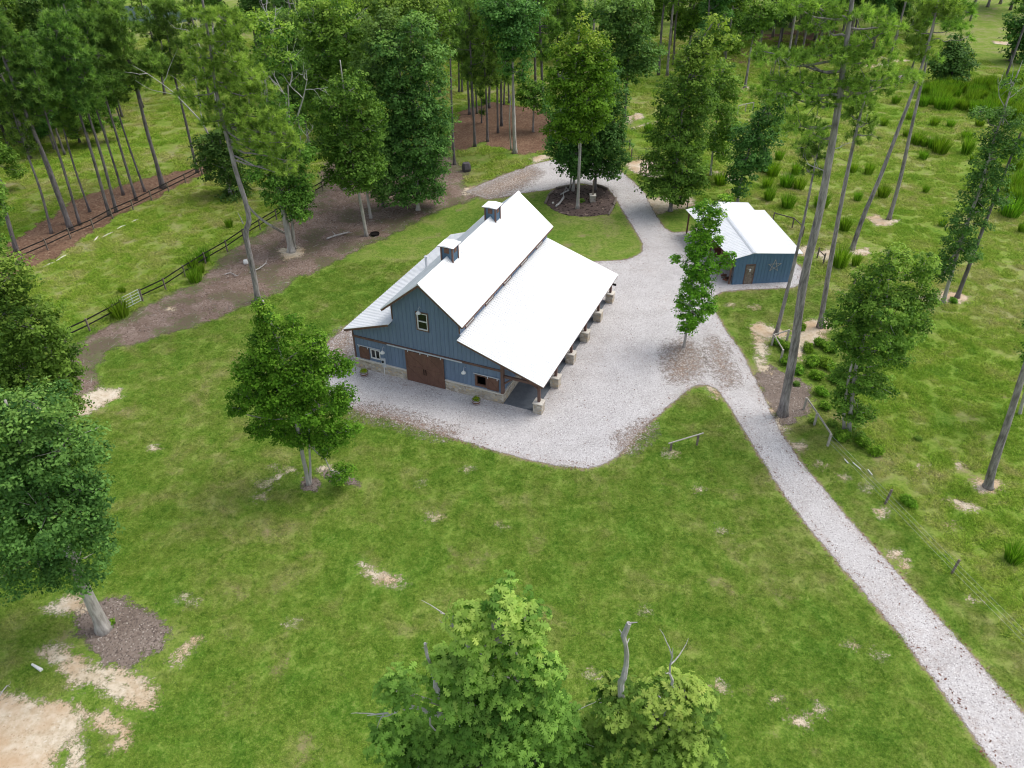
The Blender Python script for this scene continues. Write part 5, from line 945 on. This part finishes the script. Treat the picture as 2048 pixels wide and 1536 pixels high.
photo_tree('sweetgum_tree', 'tall tree behind the largest crown, its top cut by the upper edge', 'broadleaf tree', (800, 350), [(800, 280), (800, 150), (800, 30)], [(810, 20, 50, 34), (770, 10, 50, 34), (860, 30, 44, 34), (730, 30, 40, 34), (880, 80, 26, 30), (740, 80, 34, 30)], 0.24, leafm='leaf', barkm='pale_bark', seed=35, yellowgreen=0.3, cover=2.4)
photo_tree('pine_tree', 'slim pine standing alone on the mulch edge right of the leaf wall', 'pine tree', (909, 329), [(906, 280), (903, 200), (900, 100), (898, 20)], [(900, 20, 26, 16), (880, 60, 22, 12), (915, 50, 22, 14), (898, 90, 20, 12)], 0.18, kind='pine', leafm='needle_dark', barkm='dark_bark', seed=36)
# big pale tree and crooked pine by the fence
photo_tree('oak_tree', 'half dead tree with thick pale flared trunk on the mulch by the black fence', 'half dead tree', (583, 503),
    [(574, 455), (562, 400), (548, 330), (540, 250), (530, 160), (520, 90)],
    [(590, 400, 30, 28), (565, 380, 36, 28), (600, 425, 20, 16), (545, 350, 34, 26), (590, 350, 28, 24), (520, 340, 26, 22), (560, 310, 36, 24), (600, 300, 26, 24), (535, 110, 28, 24), (545, 60, 34, 26), (520, 40, 26, 20), (570, 120, 24, 20), (560, 210, 26, 24), (585, 250, 26, 24), (545, 255, 26, 20), (525, 290, 24, 20), (605, 385, 18, 20)],
    0.36, leafm='leaf', barkm='pale_bark', seed=37, cover=2.3, yellowgreen=0.7, flare=1.7,
    trunks=[([(578, 470), (548, 455), (515, 432), (494, 408), (480, 380)], 0.15, 0.08), ([(590, 498), (585, 450), (578, 380), (580, 300), (578, 235), (576, 170)], 0.16, 0.06), ([(588, 497), (584, 440), (592, 360), (601, 292), (596, 236)], 0.12, 0.05)],
    dead=[((575, 240), (565, 125), 0.10, 2), ((580, 170), (600, 75), 0.07, 1), ((594, 235), (640, 130), 0.09, 2), ((603, 290), (645, 265), 0.05, 2), ((530, 215), (532, 145), 0.08, 1), ((545, 100), (560, 0), 0.07, 2)])
photo_tree('pine_tree', 'crooked grey pine with long drooping boughs crossing the black fence', 'pine tree', (516, 600),
    [(506, 540), (492, 470), (498, 440), (490, 400), (474, 350), (461, 300), (450, 260), (436, 200), (428, 150), (420, 90), (408, 20), (400, -40)],
    [(395, 30, 34, 14), (440, 30, 40, 14), (400, 75, 30, 16), (450, 85, 36, 18), (470, 50, 30, 14), (400, 115, 30, 16), (440, 130, 40, 18), (480, 120, 36, 18), (510, 150, 34, 20), (395, 155, 26, 14), (430, 175, 36, 16), (475, 170, 40, 20), (520, 190, 30, 20), (455, 215, 40, 20), (500, 220, 40, 20), (545, 230, 26, 18), (470, 250, 36, 18), (520, 260, 36, 20), (560, 270, 26, 20), (500, 285, 34, 16), (545, 300, 34, 18), (580, 290, 22, 20), (590, 320, 16, 16), (410, 210, 24, 14), (430, 240, 26, 14), (540, 335, 26, 14), (575, 335, 24, 14), (380, 190, 24, 12)],
    0.24, kind='pine', seed=38, dens=32, jit=1.1, dead=[((486, 447), (472, 425), 0.07, 0), ((425, 95), (470, 115), 0.06, 1)])
photo_tree('oak_tree', 'low dark broadleaf tree left behind the crooked pine', 'broadleaf tree', (462, 392), [(458, 365), (450, 330), (440, 280)], [(440, 290, 34, 24), (415, 290, 24, 20), (460, 320, 26, 22), (440, 350, 30, 22), (475, 360, 24, 22), (470, 390, 30, 14), (410, 320, 20, 16), (450, 260, 24, 16)], 0.16, leafm='leaf_dark', barkm='pale_bark', seed=39, cover=2.6, yellowgreen=0, trunks=[([(464, 392), (450, 340), (428, 290), (402, 242)], .16, .10), ([(460, 392), (446, 320), (432, 210), (420, 122)], .13, .06)],
    dead=[((402, 242), (282, 100), 0.09, 1), ((410, 256), (322, 118), 0.07, 2), ((420, 124), (350, 50), 0.06, 2), ((424, 150), (440, 60), 0.05, 2)])

# ---- the row of pines along the left fence: (base, top, radius, crown width)
PR = [((34, 506), (-70, 150), .20, 36), ((103, 467), (20, 190), .13, 26), ((142, 460), (-20, 40), .24, 44), ((137, 448), (-5, 60), .20, 40), ((160, 450), (45, 80), .14, 36), ((180, 424), (80, 130), .11, 34), ((219, 432), (110, 60), .16, 44),
      ((233, 424), (130, 50), .16, 44), ((247, 390), (150, 70), .13, 40), ((273, 401), (165, 40), .14, 42), ((290, 383), (190, 80), .12, 34), ((328, 376), (230, 20), .22, 56), ((395, 345), (320, 10), .16, 44)]
ORD = ['leftmost', 'second', 'third', 'fourth', 'fifth', 'sixth', 'seventh', 'eighth', 'ninth', 'tenth', 'eleventh', 'twelfth', 'thirteenth', 'fourteenth', 'fifteenth', 'sixteenth', 'seventeenth', 'eighteenth', 'nineteenth', 'twentieth']
ORD += [a+'-'+b for a in ('twenty', 'thirty', 'forty', 'fifty', 'sixty') for b in ('first', 'second', 'third', 'fourth', 'fifth', 'sixth', 'seventh', 'eighth', 'ninth')]
def pine_blobs(r, b, t_, wd, lo=0.45, n=16):
    out = []
    for k in range(n):
        f = lo+(1.04-lo)*(k+r.uniform(0, 1))/n; sp = wd*(1.05-0.75*((f-lo)/(1.04-lo))**1.6)*(0.6 if f < lo+0.1 else 1)
        out.append((b[0]+(t_[0]-b[0])*f+r.uniform(-1, 1)*sp, b[1]+(t_[1]-b[1])*f+r.uniform(-4, 8), wd*r.uniform(0.42, 0.7), wd*r.uniform(0.26, 0.42)))
    return out
PINE_NOTE = {0: 'standing furthest left', 1: 'small and low crowned', 2: 'thickest trunk of the row', 11: 'with doubled trunk at its right end', 12: 'standing apart right behind the fence bend'}
for i, (b, t_, rad, wd) in enumerate(PR):
    r = np.random.default_rng(200+i); path = [(b[0]+(t_[0]-b[0])*f+r.normal(0, 2), b[1]+(t_[1]-b[1])*f) for f in (0.3, 0.6, 0.85)]+[t_]
    lab = f'tall dark pine behind the left fence, {ORD[i]} trunk' + (f', {PINE_NOTE[i]}' if i in PINE_NOTE else '')
    photo_tree('pine_tree', lab, 'pine tree', b, path, pine_blobs(r, b, t_, wd*0.95, 0.58, n=22), rad, kind='pine', leafm='needle_dark', barkm='dark_bark', seed=50+i, group='pine row along the left fence', dens=26,
               trunks=[([(322, 376), (312, 330), (305, 300)], .16, .1)] if i == 11 else ())
# ---- pines of the central straw grove
PG = [((950, 293), (938, 20), .17), ((975, 283), (968, 40), .15), ((939, 229), (925, -10), .17), ((946, 232), (935, 10), .14), ((954, 227), (948, 20), .13), ((978, 216), (975, 0), .17), ((996, 266), (994, 30), .14), ((1003, 252), (1001, 20), .17), ((1008, 209), (1007, 30), .13), ((1018, 207), (1018, 10), .14), ((918, 184), (915, 0), .15), ((924, 184), (922, 10), .15), ((963, 246), (962, 150), .10), ((1088, 226), (1075, -20), .22), ((1072, 205), (1068, -30), .2), ((1101, 112), (1090, -20), .16), ((1118, 175), (1115, -30), .22)]
for i, (b, t_, rad) in enumerate(PG):
    r = np.random.default_rng(300+i); path = [(b[0]+(t_[0]-b[0])*f+r.normal(0, 1), b[1]+(t_[1]-b[1])*f) for f in (0.3, 0.6, 0.85)]+[t_]
    small = i == 12
    photo_tree('pine_tree', ('short thin pine sapling' if small else 'dark straight pine')+f' in the central straw grove, {["nearest left front", "front one next to the leaf wall", "leaning at the back left", "close behind the leaning one", "thin one in the back cluster", "thick one in the back middle", "front of the right pair", "back of the right pair", "thin far back one", "far back one by the snag", "far left twin, left stem", "far left twin, right stem", "at knee height beside it", "thick one right of the snag", "behind the sapling", "slanting one on the far meadow", "thick one behind the round bed trees"][i]}', 'pine tree', b, path, pine_blobs(r, b, t_, 9 if small else 34, 0.45 if not small else 0.2, 8 if small else 17), rad, kind='pine', leafm='needle_dark', barkm='dark_bark', seed=80+i, group='pines of the central straw grove', dens=22)

# ---- distant trees, copies of eight grown ones
protos = {}
def proto(key, kind, hgt, w_, leafm, barkm, seed, lo):
    r = np.random.default_rng(seed); root = empty('pine_tree' if kind == 'pine' else 'oak_tree', (0, 0, 0)); bl = []
    n = 24 if kind == 'pine' else 22
    for k in range(n):
        f = lo+(1-lo)*(k+r.uniform(0, 1))/n; q = (f-lo)/(1-lo); sp = w_*(1-q**2)**0.5 if kind != 'pine' else w_*(1.05-0.7*q**1.5); a = r.uniform(0, 6.28); rr_ = sp*r.uniform(0.3, 0.8); s_ = (w_*0.42 if kind != 'pine' else w_*0.36)*r.uniform(0.7, 1.2)
        bl.append(((math.cos(a)*rr_, math.sin(a)*rr_, f*hgt), (s_, s_, s_*(0.95 if kind != 'pine' else 0.5))))
    path = [(0, 0, -0.15), (r.normal(0, .3), r.normal(0, .3), hgt*0.4), (r.normal(0, .5), r.normal(0, .5), hgt*0.75), (0, 0, hgt)]
    if kind == 'pine': build_tree('p', root, 'pine', path, 0.24, 0.06, bl, seed, leafm, barkm, 0.7, 0.75, 22, True, 0.2, cover=1.8, wd=0.13)
    else: build_tree('p', root, 'leafy', path, 0.28, 0.05, bl, seed, leafm, barkm, 0.85, 0.42, 26, True, 0.25, cover=2.3)
    protos[key] = root; return root
proto('pa', 'pine', 25, 3.2, 'needle_dark', 'dark_bark', 401, 0.5); proto('pb', 'pine', 28, 3.6, 'needle_dark', 'pine_bark', 402, 0.58); proto('pc', 'pine', 22, 3.0, 'needle', 'dark_bark', 403, 0.45)
proto('oa', 'leafy', 22, 4.2, 'leaf', 'pine_bark', 404, 0.25); proto('ob', 'leafy', 25, 4.0, 'leaf_dark', 'dark_bark', 405, 0.3); proto('oc', 'leafy', 19, 4.4, 'leaf', 'pale_bark', 406, 0.2); proto('od', 'leafy', 26, 3.4, 'leaf_dark', 'pine_bark', 407, 0.2)
used = set()
def far(key, px, py, s=1.0, label='', group='', rz=None):
    p = G(px, py); r = random.Random(int(px*7+py*13)); rz = r.uniform(0, 6.28) if rz is None else rz
    if key not in used:
        used.add(key); o = protos[key]; o.location = p; o.rotation_euler = (0, 0, rz); o.scale = (s, s, s); tag(o, label, 'pine tree' if key[0] == 'p' else 'broadleaf tree', group); return o
    return copy_tree(protos[key], p, rz, s, label, group)
FAR = [  # rows of (label, group, places)
 ('tree of the dense wood behind the left pine row', 'wood behind the left pine row', [('pa', -40, 330, .9), ('ob', 20, 300, .8), ('pc', 60, 318, .9), ('oc', 95, 270, .9), ('pa', 120, 240, .95), ('ob', 150, 262, .75), ('pb', 185, 225, .85), ('oc', 205, 258, .6), ('pa', 235, 190, .9), ('ob', 60, 200, 1), ('pc', 10, 220, 1), ('oc', -60, 260, 1), ('pb', 120, 170, .85), ('pa', 285, 215, .85), ('pc', 330, 190, .8), ('ob', -20, 250, .9), ('pb', 40, 240, .9), ('oc', 80, 235, .9), ('pa', 160, 200, .9), ('ob', 200, 185, .8), ('pb', 240, 150, .85), ('pa', 90, 190, .9), ('ob', 130, 310, .55), ('oc', 180, 292, .5), ('pb', 10, 150, .9), ('ob', 60, 130, .8), ('pa', 170, 130, .8), ('pb', 330, 120, .75), ('oc', 10, 380, .6), ('ob', 30, 290, .6), ('oc', 70, 300, .55), ('od', 110, 300, .5), ('ob', 160, 285, .5), ('oc', 215, 285, .5), ('pb', 200, 240, .8), ('ob', 245, 235, .6), ('oc', -30, 310, .6), ('pa', 30, 180, .95), ('ob', 100, 130, .85), ('oa', 210, 120, .8), ('oc', -110, 420, .9), ('pa', -100, 300, 1)]),
 ('tree of the thick wood above the leaf wall', 'wood above the leaf wall', [('oa', 470, 150, .9), ('ob', 520, 130, .95), ('oa', 575, 150, .9), ('od', 610, 190, .9), ('oa', 600, 250, .7), ('ob', 660, 165, .95), ('od', 720, 200, .9), ('oc', 760, 140, 1), ('oa', 800, 170, .95), ('ob', 850, 150, .95), ('pa', 880, 190, .9), ('pb', 560, 90, .9), ('pa', 640, 90, .95), ('oa', 700, 80, .9), ('pb', 860, 95, .9), ('ob', 910, 80, .95), ('pa', 955, 110, .85), ('pb', 985, 90, .9), ('ob', 1030, 110, .9), ('oa', 430, 90, .9), ('pc', 380, 60, .9), ('pc', 780, 60, .9), ('pa', 960, 150, .85), ('pa', 1010, 150, .85), ('ob', 620, 300, .7), ('od', 560, 290, .55), ('pa', 420, 200, .8), ('pb', 455, 95, .9), ('oa', 500, 60, .9), ('ob', 600, 50, .95), ('pb', 740, 50, .9), ('oa', 830, 60, .9), ('ob', 900, 35, .9), ('pa', 1050, 60, .9), ('pb', 1090, 50, .9), ('oa', 660, 240, .8), ('ob', 700, 270, .75), ('pa', 925, 120, .9), ('oc', 500, 215, .5), ('pa', 350, 20, .9), ('ob', 560, 15, .9), ('oa', 680, 20, .9), ('pa', 790, 15, .9), ('ob', 980, 15, .9), ('pb', 1020, 35, .9)]),
 ('tree of the middle wood behind the round bed', 'middle wood', [('oa', 1150, 120, .9), ('pb', 1180, 150, .9), ('od', 1200, 90, .9), ('oa', 1300, 105, .75), ('oc', 1300, 60, .9), ('pa', 1317, 150, .95), ('pb', 1334, 152, .95), ('pc', 1347, 130, .9), ('oa', 1375, 125, .95), ('ob', 1400, 165, .85), ('oc', 1450, 110, .9), ('oa', 1470, 60, .9), ('od', 1350, 50, .9), ('pa', 1420, 60, .9), ('ob', 1240, 60, .9), ('pa', 1130, 70, .9), ('oa', 1220, 30, .9), ('ob', 1280, 20, .9), ('oa', 1340, 90, .9), ('od', 1400, 110, .9), ('oa', 1430, 35, .9), ('ob', 1500, 10, 1), ('pb', 1160, 40, .9), ('ob', 1380, 15, 1), ('oa', 1445, 150, .8)]),
 ('tree of the dark wood along the top right edge', 'dark wood at the top right', [('pb', 1573, 135, 1.0), ('pa', 1601, 120, 1), ('ob', 1540, 60, 1), ('od', 1580, 55, 1), ('ob', 1620, 65, 1), ('od', 1660, 50, 1), ('ob', 1700, 62, 1), ('ob', 1745, 100, .85), ('od', 1780, 60, 1), ('pb', 1776, 128, .95), ('oa', 1820, 145, .6), ('ob', 1840, 45, 1), ('od', 1880, 22, 1), ('ob', 1925, 16, 1), ('od', 1975, 14, 1), ('ob', 2020, 20, 1), ('od', 2075, 30, 1), ('pb', 1940, 42, .8), ('oa', 1500, 30, 1), ('ob', 1600, 25, 1), ('ob', 1720, 22, 1), ('od', 1800, 20, 1), ('od', 2110, 110, .8), ('ob', 1560, 85, .9), ('od', 1640, 85, .9), ('ob', 1680, 90, .85), ('od', 1520, 90, .8), ('ob', 1760, 35, 1), ('pb', 1650, 105, 1), ('od', 1850, 70, .8), ('ob', 1660, 15, 1), ('od', 1540, 20, 1), ('ob', 1555, 105, .75), ('od', 1590, 90, .8), ('ob', 1625, 110, .7), ('od', 1665, 70, .85), ('ob', 1705, 85, .8), ('od', 1740, 70, .85), ('ob', 1500, 60, .9), ('od', 1600, 45, .9), ('ob', 1650, 30, 1), ('od', 1700, 30, 1), ('ob', 1740, 15, 1), ('od', 1460, 20, 1), ('pa', 1630, 80, 1), ('pb', 1545, 75, .95), ('ob', 1790, 90, .7), ('ob', 1950, 8, 1), ('od', 2000, 8, 1)]),
]
for lab, grp, lst in FAR:
    order = sorted(range(len(lst)), key=lambda i: lst[i][1])
    for i, (k, x, y_, s) in enumerate(lst):
        far(k, x, y_, s, f'{"pine" if k[0] == "p" else "broadleaf"} {lab}, {ORD[order.index(i)]}{"" if order.index(i) == 0 else " from the left"}', grp)
t_ = copy_tree(protos['pa'], tuple(G(2005, 170)), 0.3, .9, 'pine with pale leaning trunk beside the tall grass thicket at the right', 'dark wood at the top right')

# ------------------------------------------------------------------ tall grass clumps in the pasture
def clump_mesh(seed, n, rad, h, wd):
    r = np.random.default_rng(seed); a = r.uniform(0, 6.28, n); q = rad*np.sqrt(r.uniform(0, 1, n)); c = np.c_[q*np.cos(a), q*np.sin(a), np.zeros(n)]; H = h*r.uniform(0.55, 1.1, n)
    out = np.c_[np.cos(a), np.sin(a), np.zeros(n)]*(q/rad*0.30*H)[:, None]+r.normal(0, 0.05, (n, 3))*H[:, None]; out[:, 2] = 0; s = nrmz(np.c_[-np.sin(a+r.normal(0, 1, n)), np.cos(a), np.zeros(n)])*wd/2
    mid = c+out*0.4+np.c_[np.zeros((n, 2)), H*0.55]; tip = c+out*1.15+np.c_[np.zeros((n, 2)), H]
    V = np.stack([c-s, c+s, mid-s, mid+s, tip], 1).reshape(-1, 3); b = np.arange(n)[:, None]*5
    Fc = np.vstack([b+np.array([[0, 1, 3]]), b+np.array([[0, 3, 2]]), b+np.array([[2, 3, 4]])]); ti = r.uniform(0, 1, n); yo = (r.uniform(0, 1, n) > .8)*0.6
    return V, Fc, np.tile(ti, 3), np.tile(yo, 3)
clm = []
for sd_ in range(4):
    V, Fc, ti, yo = clump_mesh(500+sd_, 340, 0.50+0.08*sd_, 1.55+0.12*sd_, 0.05); clm.append(mk('grass_clump', V, Fc, M['reed'], attrs={'tint': ('FACE', ti), 'yellowgreen': ('FACE', yo)}))
cl_used = set(); c5 = lambda x, y: (1200+x*848/2048, y*560/1352)
CL = [('lone', 1370, 605, .9), ('lone', 1425, 500, .9), ('lone', 1495, 575, .8), ('lone', 1525, 695, 1), ('lone', 1565, 705, .9), ('lone', 1558, 768, .8), ('lone', 1605, 720, .9), ('lone', 1638, 740, 1.2), ('lone', 1768, 742, 1.3), ('lone', 1690, 612, .8), ('lone', 1612, 605, .8), ('lone', 1768, 670, .8), ('lone', 1295, 840, .9), ('lone', 1220, 830, .7), ('big', 1978, 1040, 1.5), ('lone', 1990, 925, 1.1), ('lone', 2035, 945, 1), ('lone', 862, 770, .8), ('lone', 805, 830, .9), ('lone', 830, 850, .9), ('lone', 945, 840, 1), ('lone', 900, 900, 1.2), ('lone', 960, 912, .9), ('lone', 905, 1000, .9), ('lone', 815, 965, 1), ('lone', 1065, 1000, 1.2), ('lone', 1180, 1110, .8), ('lone', 600, 652, .8), ('lone', 850, 655, .7), ('lone', 1158, 1285, 1.1), ('lone', 1242, 968, .6), ('lone', 1365, 950, .8), ('lone', 1570, 930, .6), ('lone', 1480, 660, .8), ('lone', 580, 890, 1), ('lone', 233, 640, .7), ('lone', 1232, 1280, .7), ('lone', 1800, 775, .6), ('lone', 2020, 790, 1), ('lone', 805, 905, .7), ('lone', 2035, 1120, .7), ('lone', 1650, 1090, .6), ('lone', 1830, 610, .8)]
places = [(k,)+c5(x, y)+(s,) for k, x, y, s in CL]+[('west', 241, 632, .95), ('west', 245, 585, .7), ('west', 388, 540, .8), ('west', 409, 522, .85), ('west', 392, 562, .75), ('west', 403, 545, .6), ('west', 459, 352+102, .6), ('west', 2025, 1120, .7)]
rl = random.Random(9)
for k in range(130):
    x = rl.uniform(1555, 2070); y_ = 480+(rl.random()**1.1-0.45)*190*(0.35+0.75*(x-1555)/500)
    if k > 112: x, y_ = rl.uniform(1985, 2080), rl.uniform(700, 1010)
    places.append(('mass',)+c5(x, y_)+(rl.uniform(.75, 1.35),))
rank = sorted([p_ for p_ in places if p_[0] == 'lone'], key=lambda p_: (round(p_[2]/40), p_[1])); rows = sorted({round(p_[2]/40) for p_ in rank})
for i, (k, x, y_, s) in enumerate(places):
    if k == 'mass':
        row = round(y_/22); inrow = sorted([p_ for p_ in places if p_[0] == 'mass' and round(p_[2]/22) == row], key=lambda p_: p_[1]); mrows = sorted({round(p_[2]/22) for p_ in places if p_[0] == 'mass'})
        j = [p_[1:] for p_ in inrow].index((x, y_, s)); lab, grp = f'tall grass clump of the right thicket, {ORD[mrows.index(row)].replace("leftmost", "farthest")} row, {ORD[j]}{" from the left" if j else ""}', 'clumps of the grass thicket'
    elif k == 'big': lab, grp = 'biggest bright green grass clump, at the right behind the vine covered tree', 'tall grass clumps in the pastures'
    elif k == 'west':
        lab = ['big green grass clump hiding the end of the silver field gate', 'thin yellowish grass clump behind the silver field gate', 'left clump of the tight bunch on the left fence', 'tallest clump of the tight bunch on the left fence', 'front clump of the tight bunch on the left fence', 'middle clump of the tight bunch on the left fence', 'tiny grass tuft in the left paddock beside the crooked pine', 'pale grass tuft by the lower right edge'][i-len(CL)]; grp = 'tall grass clumps in the pastures'
    else:
        row = round(y_/40); inrow = [p_ for p_ in rank if round(p_[2]/40) == row]; j = [p_[1:] for p_ in inrow].index((x, y_, s)); rowname = ORD[rows.index(row)].replace('leftmost', 'farthest')
        lab = f'{"large" if s > 1.05 else "small" if s < .75 else "upright"} grass clump of the right pasture, {rowname} row, {ORD[j]}{" from the left" if j else ""}'; grp = 'tall grass clumps in the pastures'
    j = i % 4; loc = tuple(G(x, y_)); o = clm[j] if j not in cl_used else clm[j].copy()
    if j in cl_used: C.objects.link(o)
    cl_used.add(j); hz = rl.uniform(.8, 1.15)*(0.65 if 'thin' in lab else 1); o.location = loc; o.rotation_euler = (0, 0, rl.uniform(0, 6)); o.scale = (s*(0.5 if 'thin' in lab else 1), s, s*hz); tag(o, lab, 'grass clump', grp)

# ------------------------------------------------------------------ undergrowth bushes
def bush_mesh(seed, rad, h, leaf, mat):
    r = np.random.default_rng(seed); bl = [((r.uniform(-.4, .4)*rad, r.uniform(-.4, .4)*rad, h*r.uniform(.35, .6)), (rad*.6, rad*.6, h*.45)) for _ in range(5)]
    V, Fc, ti, yo, cc = crown_leaves(r, bl, 0.22, leaf, 16, yellowgreen=0.2, cover=2.0); V[:, 2] = np.maximum(V[:, 2], 0.01); return mk('shrub', V, Fc, M[mat], attrs={'tint': ('FACE', ti), 'yellowgreen': ('FACE', yo)})
bs = [bush_mesh(600, .75, .8, .13, 'reed'), bush_mesh(601, .75, .75, .15, 'leaf_bright'), bush_mesh(602, .6, .55, .11, 'leaf')]; bu = set()
BU = [(1600, 658, .7, 0, 'by the leaning thin pine'), (1552, 690, .8, 0, 'under the corner of the bent rail'), (1575, 700, .9, 0, 'left edge of the fern patch'), (1572, 725, .9, 1, 'beside the tall pine trunk, left'), (1612, 700, .8, 0, 'top left of the fern patch'), (1640, 693, .9, 0, 'top middle of the fern patch'), (1660, 700, .9, 1, 'top right of the fern patch'), (1620, 728, 1, 1, 'centre of the fern patch'), (1650, 735, 1, 0, 'right of the fern patch centre'), (1600, 745, .8, 1, 'beside the tall pine trunk, right'), (1635, 755, .9, 0, 'lower middle of the fern patch'), (1667, 762, .9, 1, 'lower right of the fern patch'), (1640, 790, .8, 0, 'behind the white fallen rail'), (1652, 815, .7, 1, 'behind the middle of the white rail'), (1592, 770, .6, 2, 'small one at the wood chips'), (1665, 850, .8, 2, 'at the lower end of the white rail'), (1688, 880, .9, 1, 'at the foot of the forked tree'), (1728, 890, .9, 0, 'right of the forked tree foot'), (1750, 905, .8, 0, 'feathery one in the open grass'), (1625, 845, .6, 2, 'low one under the white rail'),
      (222, 1252, .45, 1, 'bright shoots at the foot of the big dark oak'), (1162, 404, .8, 2, 'low one round the pale forked trunk of the bed'), (1030, 300, .7, 2, 'dark one at the foot of the pale snag'), (1812, 1010, .8, 0, 'low one by the leaning post'), (1908, 604, .6, 1, 'between the two trunks near the right edge'), (1835, 880, .6, 2, 'sparse one in the open grass')]
for i, (x, y_, s, j, lab) in enumerate(BU):
    o = bs[j] if j not in bu else bs[j].copy()
    if j in bu: C.objects.link(o)
    bu.add(j); o.location = tuple(G(x, y_)); o.rotation_euler = (0, 0, i*1.7); o.scale = (s, s, s); tag(o, f'green bush, {lab}', 'bush', 'low bushes')
